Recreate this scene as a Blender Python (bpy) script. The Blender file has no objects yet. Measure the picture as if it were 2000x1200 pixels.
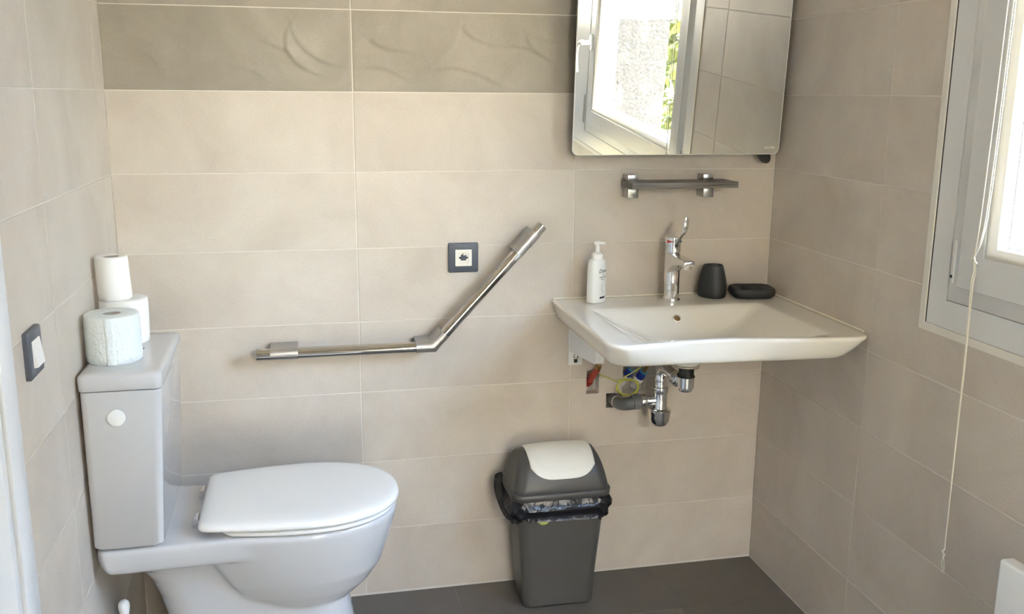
import bpy, bmesh, math, random
from math import sin, cos, pi, radians, sqrt
from mathutils import Vector, Matrix

# ------------------------------------------------------------------ camera, world, lights, exposure
SC = bpy.context.scene
COL = SC.collection
random.seed(7)

cam_d = bpy.data.cameras.new('camera')
cam = bpy.data.objects.new('camera', cam_d)
COL.objects.link(cam)
cam.location = (-0.13572599, -2.50751427, 1.39297979)
cam.rotation_mode = 'XYZ'
cam.rotation_euler = (radians(77.51919532), radians(-0.40877209), radians(-12.34625298))
cam_d.sensor_fit = 'HORIZONTAL'
cam_d.sensor_width = 36.0
cam_d.lens = 36.0 * 1863.0048916928379 / 2000.0
cam_d.clip_start = 0.02
SC.camera = cam

world = bpy.data.worlds.new('world')
SC.world = world
world.use_nodes = True
wn = world.node_tree
wn.nodes.clear()
w_out = wn.nodes.new('ShaderNodeOutputWorld')
w_bg = wn.nodes.new('ShaderNodeBackground')
w_sky = wn.nodes.new('ShaderNodeTexSky')
w_sky.sky_type = 'NISHITA'
w_sky.sun_disc = False
w_sky.sun_elevation = radians(48)
w_sky.sun_rotation = radians(15)
w_sky.air_density = 1.0
w_sky.dust_density = 3.0
w_sky.ozone_density = 1.0
w_mix = wn.nodes.new('ShaderNodeMixRGB')
w_mix.inputs[0].default_value = 0.30
w_mix.inputs[2].default_value = (0.66, 0.62, 0.565, 1)      # thin bright cloud over the blue
wn.links.new(w_sky.outputs[0], w_mix.inputs[1])
wn.links.new(w_mix.outputs[0], w_bg.inputs[0])
w_bg.inputs[1].default_value = 3.2
wn.links.new(w_bg.outputs[0], w_out.inputs[0])

sun_d = bpy.data.lights.new('sun', 'SUN')
sun_d.energy = 13.0
sun_d.angle = radians(0.6)
sun_d.color = (1.0, 0.93, 0.84)
sun = bpy.data.objects.new('sun', sun_d)
COL.objects.link(sun)
sun.rotation_euler = Vector((0.10, 0.72, 0.72)).to_track_quat('Z', 'Y').to_euler()

port_d = bpy.data.lights.new('window_portal', 'AREA')
port_d.shape = 'RECTANGLE'
port_d.size, port_d.size_y = 1.22, 1.55
port_d.cycles.is_portal = True
port = bpy.data.objects.new('window_portal', port_d)
COL.objects.link(port)
port.location = (1.24, -1.485, 1.51)
port.rotation_euler = (0, radians(90), 0)

port2_d = bpy.data.lights.new('fill_door_portal', 'AREA')  # portal for the fill door added behind the viewer
port2_d.shape = 'RECTANGLE'
port2_d.size, port2_d.size_y = 0.62, 1.94
port2_d.cycles.is_portal = True
port2 = bpy.data.objects.new('fill_door_portal', port2_d)
COL.objects.link(port2)
port2.location = (0.51, -3.44, 1.03)
port2.rotation_euler = (radians(90), 0, 0)

SC.view_settings.view_transform = 'Standard'
SC.view_settings.look = 'None'
SC.view_settings.exposure = 2.30
SC.view_settings.gamma = 1.0
SC.view_settings.use_curve_mapping = False
SC.cycles.use_denoising = True
SC.cycles.max_bounces = 14
SC.cycles.diffuse_bounces = 10
SC.cycles.glossy_bounces = 6
SC.cycles.transmission_bounces = 6
SC.cycles.caustics_reflective = False
SC.cycles.caustics_refractive = False
SC.cycles.sample_clamp_indirect = 6.0

# ------------------------------------------------------------------ room measures (metres)
XL, XR = -0.592, 1.177          # tile faces of the left and right wall; back wall tile face is y = 0
YF = -3.35                      # wall behind the viewer
ZC = 2.5
ROWS = [0.004, 0.2, 0.4015, 0.604, 0.8005, 0.9985, 1.198, 1.4, 1.6005, 1.8, 2.0, 2.2, 2.4, ZC]

# ------------------------------------------------------------------ materials
def mat(name, color, rough=0.5, metal=0.0, spec=0.5, coat=0.0, noise=None, bump=None, trans=0.0, ior=1.45, emit=None):
    m = bpy.data.materials.new(name)
    m.use_nodes = True
    nt = m.node_tree
    b = nt.nodes['Principled BSDF']
    b.inputs['Base Color'].default_value = (*color, 1)
    b.inputs['Roughness'].default_value = rough
    b.inputs['Metallic'].default_value = metal
    b.inputs['Specular IOR Level'].default_value = spec
    b.inputs['IOR'].default_value = ior
    b.inputs['Transmission Weight'].default_value = trans
    if coat:
        b.inputs['Coat Weight'].default_value = coat
        b.inputs['Coat Roughness'].default_value = 0.04
    tc = None
    if noise or bump:
        tc = nt.nodes.new('ShaderNodeTexCoord')
    if noise:
        scale, c2, detail = noise[0], noise[1], noise[2]
        n = nt.nodes.new('ShaderNodeTexNoise')
        n.inputs['Scale'].default_value = scale
        n.inputs['Detail'].default_value = detail
        r = nt.nodes.new('ShaderNodeValToRGB')
        r.color_ramp.elements[0].position = 0.32
        r.color_ramp.elements[0].color = (*color, 1)
        r.color_ramp.elements[1].position = 0.7
        r.color_ramp.elements[1].color = (*c2, 1)
        nt.links.new(tc.outputs['Object'], n.inputs['Vector'])
        nt.links.new(n.outputs['Fac'], r.inputs['Fac'])
        nt.links.new(r.outputs['Color'], b.inputs['Base Color'])
    if bump:
        n = nt.nodes.new('ShaderNodeTexNoise')
        n.inputs['Scale'].default_value = bump[0]
        n.inputs['Detail'].default_value = 4
        bp = nt.nodes.new('ShaderNodeBump')
        bp.inputs['Strength'].default_value = bump[1]
        bp.inputs['Distance'].default_value = bump[2]
        nt.links.new(tc.outputs['Object'], n.inputs['Vector'])
        nt.links.new(n.outputs['Fac'], bp.inputs['Height'])
        nt.links.new(bp.outputs['Normal'], b.inputs['Normal'])
    return m

def tile_mat(name, c1, c2, c3, rough, bumpd=0.0004):
    """stone-look ceramic: two scales of mottling, a per-tile tone and a fine grain"""
    m = bpy.data.materials.new(name)
    m.use_nodes = True
    nt = m.node_tree
    L = nt.links.new
    b = nt.nodes['Principled BSDF']
    tc = nt.nodes.new('ShaderNodeTexCoord')
    at = nt.nodes.new('ShaderNodeAttribute')
    at.attribute_name = 'tone'
    add = nt.nodes.new('ShaderNodeVectorMath')
    add.operation = 'MULTIPLY_ADD'
    add.inputs[1].default_value = (17.0, 9.0, 13.0)
    L(at.outputs['Color'], add.inputs[0])
    L(tc.outputs['Object'], add.inputs[2])
    n1 = nt.nodes.new('ShaderNodeTexNoise')
    n1.inputs['Scale'].default_value = 3.6
    n1.inputs['Detail'].default_value = 8
    n1.inputs['Roughness'].default_value = 0.62
    n1.inputs['Distortion'].default_value = 0.5
    L(add.outputs[0], n1.inputs['Vector'])
    r1 = nt.nodes.new('ShaderNodeValToRGB')
    e = r1.color_ramp.elements
    e[0].position, e[0].color = 0.30, (*c1, 1)
    e[1].position, e[1].color = 0.72, (*c3, 1)
    k = e.new(0.5)
    k.color = (*c2, 1)
    L(n1.outputs['Fac'], r1.inputs['Fac'])
    n2 = nt.nodes.new('ShaderNodeTexNoise')
    n2.inputs['Scale'].default_value = 260
    n2.inputs['Detail'].default_value = 3
    L(tc.outputs['Object'], n2.inputs['Vector'])
    mr = nt.nodes.new('ShaderNodeMapRange')
    mr.inputs['From Min'].default_value = 0.3
    mr.inputs['From Max'].default_value = 0.7
    mr.inputs['To Min'].default_value = 0.94
    mr.inputs['To Max'].default_value = 1.05
    L(n2.outputs['Fac'], mr.inputs['Value'])
    mt = nt.nodes.new('ShaderNodeMapRange')
    mt.inputs['To Min'].default_value = 0.965
    mt.inputs['To Max'].default_value = 1.03
    L(at.outputs['Fac'], mt.inputs['Value'])
    mm = nt.nodes.new('ShaderNodeMath')
    mm.operation = 'MULTIPLY'
    L(mr.outputs[0], mm.inputs[0])
    L(mt.outputs[0], mm.inputs[1])
    mul = nt.nodes.new('ShaderNodeMixRGB')
    mul.blend_type = 'MULTIPLY'
    mul.inputs[0].default_value = 1
    L(r1.outputs['Color'], mul.inputs[1])
    L(mm.outputs[0], mul.inputs[2])
    L(mul.outputs['Color'], b.inputs['Base Color'])
    b.inputs['Roughness'].default_value = rough
    b.inputs['Specular IOR Level'].default_value = 0.4
    bp = nt.nodes.new('ShaderNodeBump')
    bp.inputs['Strength'].default_value = 0.35
    bp.inputs['Distance'].default_value = bumpd
    L(n2.outputs['Fac'], bp.inputs['Height'])
    L(bp.outputs['Normal'], b.inputs['Normal'])
    return m

M = {}
M['tile'] = tile_mat('beige_stone_tile', (0.502, 0.443, 0.377), (0.567, 0.506, 0.435), (0.628, 0.568, 0.495), 0.42)
M['tile_dark'] = tile_mat('taupe_relief_tile', (0.265, 0.233, 0.187), (0.315, 0.280, 0.227), (0.378, 0.338, 0.280), 0.45)
M['tile_floor'] = tile_mat('dark_grey_floor_tile', (0.132, 0.118, 0.100), (0.148, 0.133, 0.113), (0.166, 0.150, 0.128), 0.5)
M['grout'] = mat('light_grout', (0.66, 0.615, 0.55), 0.85, noise=(30, (0.70, 0.66, 0.60), 3))
M['grout_floor'] = mat('grey_floor_grout', (0.20, 0.185, 0.165), 0.9)
M['plaster'] = mat('white_ceiling_paint', (0.80, 0.79, 0.77), 0.9)
M['hole'] = mat('raw_plaster_in_wall_hole', (0.60, 0.57, 0.52), 0.95, noise=(40, (0.34, 0.31, 0.27), 4))
M['ceramic'] = mat('white_sanitary_ceramic', (0.560, 0.555, 0.555), 0.07, spec=0.5, coat=0.3)
M['basin'] = mat('white_basin_ceramic', (0.80, 0.768, 0.695), 0.06, spec=0.5, coat=0.4)
M['seat'] = mat('white_seat_plastic', (0.79, 0.775, 0.745), 0.22)
M['chrome'] = mat('polished_chrome', (0.80, 0.80, 0.80), 0.06, 1.0)
M['steel'] = mat('polished_steel', (0.62, 0.60, 0.57), 0.09, 1.0)
M['steel_brushed'] = mat('brushed_steel_bracket', (0.52, 0.51, 0.50), 0.38, 1.0)
M['clamp'] = mat('satin_steel_clamp', (0.46, 0.46, 0.47), 0.24, 1.0)
M['mirror'] = mat('silvered_glass', (0.86, 0.87, 0.85), 0.0, 1.0)
M['mirror_edge'] = mat('bright_glass_edge', (0.88, 0.90, 0.87), 0.12, 0.0, spec=0.9)
M['black'] = mat('matte_black_plastic', (0.018, 0.017, 0.016), 0.5)
M['charcoal'] = mat('charcoal_soft_ceramic', (0.024, 0.026, 0.029), 0.5)
M['bin'] = mat('dark_grey_plastic', (0.072, 0.068, 0.061), 0.38, bump=(900, 0.12, 0.0003))
M['cream'] = mat('cream_plastic', (0.80, 0.77, 0.69), 0.4)
M['bag'] = mat('black_bin_film', (0.008, 0.008, 0.010), 0.24, spec=0.6, bump=(30, 0.5, 0.012))
M['lime'] = mat('lime_green_sticker', (0.42, 0.50, 0.10), 0.5)
M['plate'] = mat('slate_grey_plastic', (0.085, 0.095, 0.118), 0.4)
M['white'] = mat('white_plastic', (0.82, 0.81, 0.78), 0.35)
M['upvc'] = mat('white_window_plastic', (0.68, 0.68, 0.67), 0.30)
M['bead'] = mat('cream_glazing_bead', (0.74, 0.71, 0.64), 0.4)
M['dark_fill'] = mat('near_black_fill', (0.03, 0.03, 0.03), 0.7)  # near-black for the painted frame gap, hole discs and screws
M['trim'] = mat('cream_tile_edge_trim', (0.74, 0.71, 0.64), 0.4)
M['paper'] = mat('white_toilet_paper', (0.84, 0.82, 0.78), 0.95, bump=(160, 0.25, 0.0012))
M['paper_wrap'] = mat('embossed_tissue_wrapper', (0.76, 0.80, 0.80), 0.7, bump=(110, 0.8, 0.0035))
M['card'] = mat('cardboard_core', (0.42, 0.38, 0.34), 0.9)
M['wood'] = mat('dark_oak_veneer', (0.105, 0.095, 0.082), 0.45)
M['bottle'] = mat('white_bottle_plastic', (0.84, 0.84, 0.80), 0.28)
M['ink'] = mat('black_print', (0.02, 0.02, 0.03), 0.6)
M['ink_grey'] = mat('grey_print', (0.45, 0.52, 0.56), 0.6)
M['ink_gold'] = mat('gold_print', (0.25, 0.18, 0.08), 0.5)
M['etch'] = mat('etched_lettering', (0.80, 0.78, 0.74), 0.8)
M['red'] = mat('red_plastic', (0.34, 0.025, 0.02), 0.4)
M['red_hose'] = mat('red_hose_sheath', (0.36, 0.06, 0.035), 0.55, bump=(400, 0.4, 0.001))
M['blue'] = mat('blue_plastic', (0.012, 0.035, 0.26), 0.35)
M['sky_blue'] = mat('light_blue_plastic', (0.05, 0.22, 0.42), 0.4)
M['grey_pipe'] = mat('grey_pvc', (0.115, 0.118, 0.122), 0.35)
M['brass'] = mat('worn_brass', (0.42, 0.27, 0.12), 0.35, 1.0)
M['wire'] = mat('yellow_green_wire', (0.52, 0.52, 0.08), 0.45)
M['cord'] = mat('cream_cord', (0.80, 0.76, 0.64), 0.8)
M['heater'] = mat('white_enamel', (0.86, 0.87, 0.87), 0.35)
M['paint'] = mat('white_gloss_paint', (0.74, 0.75, 0.76), 0.35)
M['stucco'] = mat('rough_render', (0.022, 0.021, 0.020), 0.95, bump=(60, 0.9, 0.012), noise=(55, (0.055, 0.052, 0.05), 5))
M['leaf'] = mat('sunlit_leaf', (0.05, 0.085, 0.010), 0.55, noise=(6, (0.12, 0.12, 0.018), 2))
M['bark'] = mat('grey_brown_bark', (0.16, 0.11, 0.07), 0.9, bump=(30, 0.7, 0.02))
M['pale_render'] = mat('pale_bounce_render', (0.68, 0.63, 0.57), 0.9, noise=(3, (0.74, 0.69, 0.63), 4))  # tone of the wall added to bounce sunlight
M['cool_render'] = mat('grey_white_block_render', (0.56, 0.58, 0.62), 0.9, noise=(3, (0.62, 0.64, 0.68), 4))  # cool tone of the added block, tints the light it returns
M['soil'] = mat('dry_garden_ground', (0.26, 0.19, 0.11), 0.95, noise=(0.7, (0.16, 0.15, 0.06), 5))

gm = bpy.data.materials.new('window_glass')
gm.use_nodes = True
gn = gm.node_tree
gn.nodes.clear()
go = gn.nodes.new('ShaderNodeOutputMaterial')
gmix = gn.nodes.new('ShaderNodeMixShader')
gtr = gn.nodes.new('ShaderNodeBsdfTransparent')
ggl = gn.nodes.new('ShaderNodeBsdfGlossy')
ggl.inputs['Roughness'].default_value = 0.0
gtr.inputs['Color'].default_value = (0.93, 0.96, 0.95, 1)
glw = gn.nodes.new('ShaderNodeLayerWeight')           # facing term: the same from both sides of the pane
glw.inputs['Blend'].default_value = 0.5
gpw = gn.nodes.new('ShaderNodeMath')
gpw.operation = 'POWER'
gpw.inputs[1].default_value = 4.0
gma = gn.nodes.new('ShaderNodeMath')
gma.operation = 'MULTIPLY_ADD'
gma.inputs[1].default_value = 0.45
gma.inputs[2].default_value = 0.03
gn.links.new(glw.outputs['Facing'], gpw.inputs[0])
gn.links.new(gpw.outputs[0], gma.inputs[0])
gn.links.new(gma.outputs[0], gmix.inputs[0])
gn.links.new(gtr.outputs[0], gmix.inputs[1])
gn.links.new(ggl.outputs[0], gmix.inputs[2])
gn.links.new(gmix.outputs[0], go.inputs[0])
M['glass'] = gm

# wood grain for the shelf
nt = M['wood'].node_tree
tcn = nt.nodes.new('ShaderNodeTexCoord')
mpn = nt.nodes.new('ShaderNodeMapping')
mpn.inputs['Scale'].default_value = (6, 160, 160)
nzn = nt.nodes.new('ShaderNodeTexNoise')
nzn.inputs['Scale'].default_value = 1.6
nzn.inputs['Detail'].default_value = 6
rpn = nt.nodes.new('ShaderNodeValToRGB')
rpn.color_ramp.elements[0].position = 0.3
rpn.color_ramp.elements[0].color = (0.060, 0.054, 0.046, 1)
rpn.color_ramp.elements[1].position = 0.72
rpn.color_ramp.elements[1].color = (0.20, 0.185, 0.165, 1)
nt.links.new(tcn.outputs['Object'], mpn.inputs['Vector'])
nt.links.new(mpn.outputs[0], nzn.inputs['Vector'])
nt.links.new(nzn.outputs['Fac'], rpn.inputs['Fac'])
nt.links.new(rpn.outputs['Color'], nt.nodes['Principled BSDF'].inputs['Base Color'])

# ------------------------------------------------------------------ object helpers
WL = {}                                    # world location of every thing and part, for parenting
def thing(name, label, cat, loc, group=None):
    o = bpy.data.objects.new(name, None)
    o.empty_display_size = 0.05
    COL.objects.link(o)
    o.location = loc
    WL[o] = Vector(loc)
    o['label'] = label
    o['category'] = cat
    if group:
        o['group'] = group
    return o

def tag(o, label, cat, group=None):
    o['label'] = label
    o['category'] = cat
    if group:
        o['group'] = group
    return o

def build(name, bm, material, parent=None, loc=None, label=None, angle=38, structure=False):
    """links the bmesh (world coordinates) as ONE mesh object"""
    base = WL[parent] if parent else Vector(loc if loc else (0, 0, 0))
    bmesh.ops.translate(bm, verts=bm.verts, vec=-base)
    me = bpy.data.meshes.new(name)
    bm.normal_update()
    bm.to_mesh(me)
    bm.free()
    for m in (material if isinstance(material, (list, tuple)) else [material]):
        me.materials.append(m)
    me.shade_smooth()
    me.set_sharp_from_angle(angle=radians(angle))
    o = bpy.data.objects.new(name, me)
    COL.objects.link(o)
    if parent:
        o.parent = parent
    else:
        o.location = base
    WL[o] = base.copy()
    if label:
        o['label'] = label
    if structure:
        o['kind'] = 'structure'
    return o

def BM():
    return bmesh.new()

def box(bm, x0, x1, y0, y1, z0, z1, bevel=0.0, seg=2, mi=0):
    vs = [bm.verts.new((x, y, z)) for x in (x0, x1) for y in (y0, y1) for z in (z0, z1)]
    fs = [(0, 1, 3, 2), (4, 6, 7, 5), (0, 4, 5, 1), (2, 3, 7, 6), (0, 2, 6, 4), (1, 5, 7, 3)]
    faces = [bm.faces.new([vs[i] for i in f]) for f in fs]
    for f in faces:
        f.material_index = mi
    bmesh.ops.recalc_face_normals(bm, faces=faces)
    if bevel:
        es = list({e for f in faces for e in f.edges})
        r = bmesh.ops.bevel(bm, geom=es, offset=bevel, segments=seg, profile=0.5, affect='EDGES')
        for f in r['faces']:
            f.material_index = mi
    return vs

def loft(bm, rings, cap0=True, cap1=True, closed=True, mi=0):
    rv = [[bm.verts.new(p) for p in r] for r in rings]
    n = len(rings[0])
    fs = []
    for a, b in zip(rv[:-1], rv[1:]):
        for i in range(n if closed else n - 1):
            j = (i + 1) % n
            try:
                fs.append(bm.faces.new((a[i], a[j], b[j], b[i])))
            except ValueError:
                pass
    if cap0:
        fs.append(bm.faces.new(list(reversed(rv[0]))))
    if cap1:
        fs.append(bm.faces.new(rv[-1]))
    for f in fs:
        f.material_index = mi
    bmesh.ops.recalc_face_normals(bm, faces=fs)
    return rv

def rrect(cx, cy, hx, hy, r, z, n=6):
    """rounded rectangle in the xy plane, counter-clockwise"""
    r = max(1e-5, min(r, hx - 1e-5, hy - 1e-5))
    pts = []
    for sx, sy, a0 in ((1, -1, -pi / 2), (1, 1, 0), (-1, 1, pi / 2), (-1, -1, pi)):
        for k in range(n + 1):
            a = a0 + pi / 2 * k / n
            pts.append(Vector((cx + sx * (hx - r) + r * cos(a), cy + sy * (hy - r) + r * sin(a), z)))
    return pts

def circle(c, r, axis='z', n=32):
    out = []
    for k in range(n):
        a = 2 * pi * k / n
        u, v = r * cos(a), r * sin(a)
        if axis == 'z':
            out.append(Vector((c[0] + u, c[1] + v, c[2])))
        elif axis == 'y':
            out.append(Vector((c[0] + u, c[1], c[2] + v)))
        else:
            out.append(Vector((c[0], c[1] + u, c[2] + v)))
    return out

def lathe(bm, prof, cx, cy, n=40, cap0=True, cap1=True, sx=1.0, sy=1.0, mi=0):
    rings = []
    for r, z in prof:
        rings.append([Vector((cx + r * sx * cos(2 * pi * k / n), cy + r * sy * sin(2 * pi * k / n), z)) for k in range(n)])
    return loft(bm, rings, cap0, cap1, mi=mi)

def lathe_axis(bm, prof, origin, direction, n=28, mi=0):
    """prof = (radius, distance along direction)"""
    d = Vector(direction).normalized()
    q = Vector((0, 0, 1)).rotation_difference(d)
    o = Vector(origin)
    rings = []
    for r, t in prof:
        rings.append([o + q @ Vector((r * cos(2 * pi * k / n), r * sin(2 * pi * k / n), t)) for k in range(n)])
    return loft(bm, rings, mi=mi)

def tube(bm, path, rad, n=16, flat=1.0, mi=0):
    """tube along a polyline with parallel transport; rad is one radius or one per point"""
    P = [Vector(p) for p in path]
    R = rad if isinstance(rad, (list, tuple)) else [rad] * len(P)
    T = []
    for i in range(len(P)):
        a = P[max(0, i - 1)]
        b = P[min(len(P) - 1, i + 1)]
        T.append((b - a).normalized())
    up = Vector((0, 0, 1)) if abs(T[0].z) < 0.9 else Vector((1, 0, 0))
    N = (up - T[0] * up.dot(T[0])).normalized()
    rings = []
    for i in range(len(P)):
        if i:
            N = T[i - 1].rotation_difference(T[i]) @ N
            N = (N - T[i] * N.dot(T[i])).normalized()
        B = T[i].cross(N)
        rings.append([P[i] + (N * cos(2 * pi * k / n) + B * sin(2 * pi * k / n) * flat) * R[i] for k in range(n)])
    return loft(bm, rings, mi=mi)

def smooth_path(pts, k=8):
    """Catmull-Rom through the points"""
    P = [Vector(p) for p in pts]
    P = [P[0] * 2 - P[1]] + P + [P[-1] * 2 - P[-2]]
    out = []
    for i in range(1, len(P) - 2):
        for s in range(k):
            t = s / k
            a, b, c, d = P[i - 1], P[i], P[i + 1], P[i + 2]
            out.append(0.5 * ((2 * b) + (c - a) * t + (2 * a - 5 * b + 4 * c - d) * t * t + (3 * b - a - 3 * c + d) * t ** 3))
    out.append(P[-2])
    return out

def text_bm(s, size, shear=0.0, bold=0.0, extrude=0.0):
    """flat lettering as a bmesh in the xy plane, centred"""
    cu = bpy.data.curves.new('lettering', 'FONT')
    cu.body = s
    cu.size = size
    cu.shear = shear
    cu.offset = bold
    cu.extrude = extrude
    cu.align_x = 'CENTER'
    cu.align_y = 'CENTER'
    cu.resolution_u = 4
    ob = bpy.data.objects.new('lettering', cu)
    COL.objects.link(ob)
    dg = bpy.context.evaluated_depsgraph_get()
    me = bpy.data.meshes.new_from_object(ob.evaluated_get(dg))
    bm = bmesh.new()
    bm.from_mesh(me)
    bpy.data.objects.remove(ob)
    bpy.data.curves.remove(cu)
    bpy.data.meshes.remove(me)
    return bm

# ------------------------------------------------------------------ tiled surfaces
def sub_rects(r, holes):
    """rectangle minus holes, as a list of rectangles"""
    out = [r]
    for h in holes:
        nxt = []
        for (a0, a1, b0, b1) in out:
            c0, c1, d0, d1 = max(a0, h[0]), min(a1, h[1]), max(b0, h[2]), min(b1, h[3])
            if c0 >= c1 or d0 >= d1:
                nxt.append((a0, a1, b0, b1))
                continue
            if a0 < c0:
                nxt.append((a0, c0, b0, b1))
            if c1 < a1:
                nxt.append((c1, a1, b0, b1))
            if b0 < d0:
                nxt.append((c0, c1, b0, d0))
            if d1 < b1:
                nxt.append((c0, c1, d1, b1))
        out = nxt
    return out

G = 0.0013                                  # half a grout joint
def tile_field(bm, to3d, us, vs, holes=(), depth=0.0012, cham=0.0007, tone_seed=1, mi_of=None, skip=None):
    """tile faces at w = 0 with chamfered edges standing proud of the grout by depth"""
    lay = bm.loops.layers.color.get('tone') or bm.loops.layers.color.new('tone')
    rnd = random.Random(tone_seed)
    for i in range(len(us) - 1):
        for j in range(len(vs) - 1):
            t = rnd.random()
            t2 = rnd.random()
            if skip and skip(i, j):
                continue
            mi = mi_of(i, j) if mi_of else 0
            full = (us[i] + G, us[i + 1] - G, vs[j] + G, vs[j + 1] - G)
            for (a0, a1, b0, b1) in sub_rects(full, holes):
                cu0 = cham if abs(a0 - full[0]) < 1e-6 else 0
                cu1 = cham if abs(a1 - full[1]) < 1e-6 else 0
                cv0 = cham if abs(b0 - full[2]) < 1e-6 else 0
                cv1 = cham if abs(b1 - full[3]) < 1e-6 else 0
                inner = [bm.verts.new(to3d(u, v, 0)) for u, v in ((a0 + cu0, b0 + cv0), (a1 - cu1, b0 + cv0), (a1 - cu1, b1 - cv1), (a0 + cu0, b1 - cv1))]
                outer = [bm.verts.new(to3d(u, v, -cham)) for u, v in ((a0, b0), (a1, b0), (a1, b1), (a0, b1))]
                back = [bm.verts.new(to3d(u, v, -depth - 0.0015)) for u, v in ((a0, b0), (a1, b0), (a1, b1), (a0, b1))]
                fs = [bm.faces.new(inner)]
                for k in range(4):
                    l = (k + 1) % 4
                    fs.append(bm.faces.new((outer[k], outer[l], inner[l], inner[k])))
                    fs.append(bm.faces.new((back[k], back[l], outer[l], outer[k])))
                for f in fs:
                    f.material_index = mi
                    for lp in f.loops:
                        lp[lay] = (t, t2, (t + t2) % 1.0, 1)

def slab(bm, to3d, u0, u1, v0, v1, w0, w1, holes=(), mi=0):
    """solid slab between depths w0 and w1 with rectangular holes"""
    for (a0, a1, b0, b1) in sub_rects((u0, u1, v0, v1), holes):
        p = [bm.verts.new(to3d(u, v, w)) for w in (w0, w1) for u, v in ((a0, b0), (a1, b0), (a1, b1), (a0, b1))]
        fs = [bm.faces.new([p[k] for k in q]) for q in ((0, 1, 2, 3), (7, 6, 5, 4), (0, 4, 5, 1), (1, 5, 6, 2), (2, 6, 7, 3), (3, 7, 4, 0))]
        for f in fs:
            f.material_index = mi

# ---- back wall
HOLES = [(0.637, 0.674, 0.5605, 0.631), (0.7445, 0.8155, 0.557, 0.640), (0.697, 0.745, 0.5145, 0.558)]
back3 = lambda u, v, w: Vector((u, -w, v))
bm = BM()
US_B = [XL, 0.0, 0.589, XR]
ACC = (7, 8)
tile_field(bm, back3, US_B, ROWS, HOLES, tone_seed=3, mi_of=lambda i, j: 2 if j in ACC else 0, skip=lambda i, j: j == 7 and i < 2)
slab(bm, back3, XL - 0.2, XR + 0.21, -0.05, ZC + 0.1, -0.0012, -0.032, HOLES, mi=1)
slab(bm, back3, XL - 0.2, XR + 0.21, -0.05, ZC + 0.1, -0.032, -0.2, (), mi=3)

# relief tiles: crests of overlapping leaf curves pressed into the dark tiles, (x, z) on the wall
CRESTS = [
    ([(-0.150, 1.555), (-0.159, 1.533), (-0.159, 1.504), (-0.137, 1.472), (-0.090, 1.446)], 1.0, 1),
    ([(-0.145, 1.556), (-0.129, 1.519), (-0.089, 1.484), (-0.041, 1.466)], 0.9, 1),
    ([(-0.216, 1.523), (-0.190, 1.515), (-0.159, 1.499), (-0.142, 1.486)], 0.7, 1),
    ([(-0.493, 1.490), (-0.472, 1.476), (-0.455, 1.442)], 0.4, 1),
    ([(-0.283, 1.461), (-0.243, 1.453), (-0.209, 1.427)], 0.5, 1),
    ([(0.276, 1.578), (0.271, 1.547), (0.245, 1.502), (0.195, 1.464)], 1.0, -1),
    ([(0.277, 1.576), (0.302, 1.545), (0.345, 1.526)], 0.8, 1),
    ([(0.450, 1.557), (0.460, 1.526), (0.485, 1.501)], 0.9, 1),
    ([(0.098, 1.591), (0.082, 1.567), (0.036, 1.534)], 0.6, -1),
    ([(0.045, 1.531), (0.081, 1.511), (0.161, 1.500)], 0.6, 1),
    ([(0.185, 1.455), (0.261, 1.464), (0.331, 1.445), (0.389, 1.419)], 0.6, 1),
    ([(0.453, 1.554), (0.486, 1.542), (0.529, 1.535)], 0.6, 1),
    ([(0.357, 1.523), (0.434, 1.520), (0.480, 1.505), (0.520, 1.484)], 0.6, 1),
    ([(0.013, 1.462), (0.080, 1.460), (0.147, 1.431)], 0.5, 1),
]
CR = [([Vector((p.x, p.y)) for p in smooth_path([(a, b, 0) for a, b in pl], 4)], amp, sd) for pl, amp, sd in CRESTS]

def relief(x, z):
    h = 0.0
    p = Vector((x, z))
    for pts, amp, sd in CR:
        best = None
        n = len(pts) - 1
        for k in range(n):
            a, b = pts[k], pts[k + 1]
            ab = b - a
            t = max(0.0, min(1.0, (p - a).dot(ab) / ab.length_squared))
            q = a + ab * t
            d = (p - q).length
            if best is None or d < best[0]:
                cr = ab.x * (p.y - a.y) - ab.y * (p.x - a.x)
                best = (d, (k + t) / n, 1 if cr * sd > 0 else -1)
        d, t, side = best
        if d > 0.075:
            continue
        tap = max(0.0, sin(pi * (0.06 + 0.88 * t))) ** 0.7
        if side > 0:
            f = (1 - d / 0.075) ** 2
        else:
            f = max(0.0, 1 - d / 0.006)
        h += 0.0045 * amp * tap * f
    return h

lay = bm.loops.layers.color.get('tone')
for ti, (x0, x1) in enumerate(((XL + G, -G), (G, 0.589 - G))):
    z0, z1 = ROWS[7] + G, ROWS[8] - G
    nx, nz = 150, 52
    vv = []
    for a in range(nx + 1):
        col = []
        for b in range(nz + 1):
            x, z = x0 + (x1 - x0) * a / nx, z0 + (z1 - z0) * b / nz
            e = min(x - x0, x1 - x, z - z0, z1 - z)
            m = min(1.0, e / 0.012)
            hgt = relief(x, z) * m
            col.append(bm.verts.new((x, -hgt + (0.0006 if e < 1e-6 else 0), z)))
        vv.append(col)
    for a in range(nx):
        for b in range(nz):
            f = bm.faces.new((vv[a][b], vv[a + 1][b], vv[a + 1][b + 1], vv[a][b + 1]))
            f.material_index = 2
            for lp in f.loops:
                lp[lay] = (0.35 + 0.3 * ti, 0.5, 0.2, 1)
build('wall_back', bm, [M['tile'], M['grout'], M['tile_dark'], M['hole']], structure=True)

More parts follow.
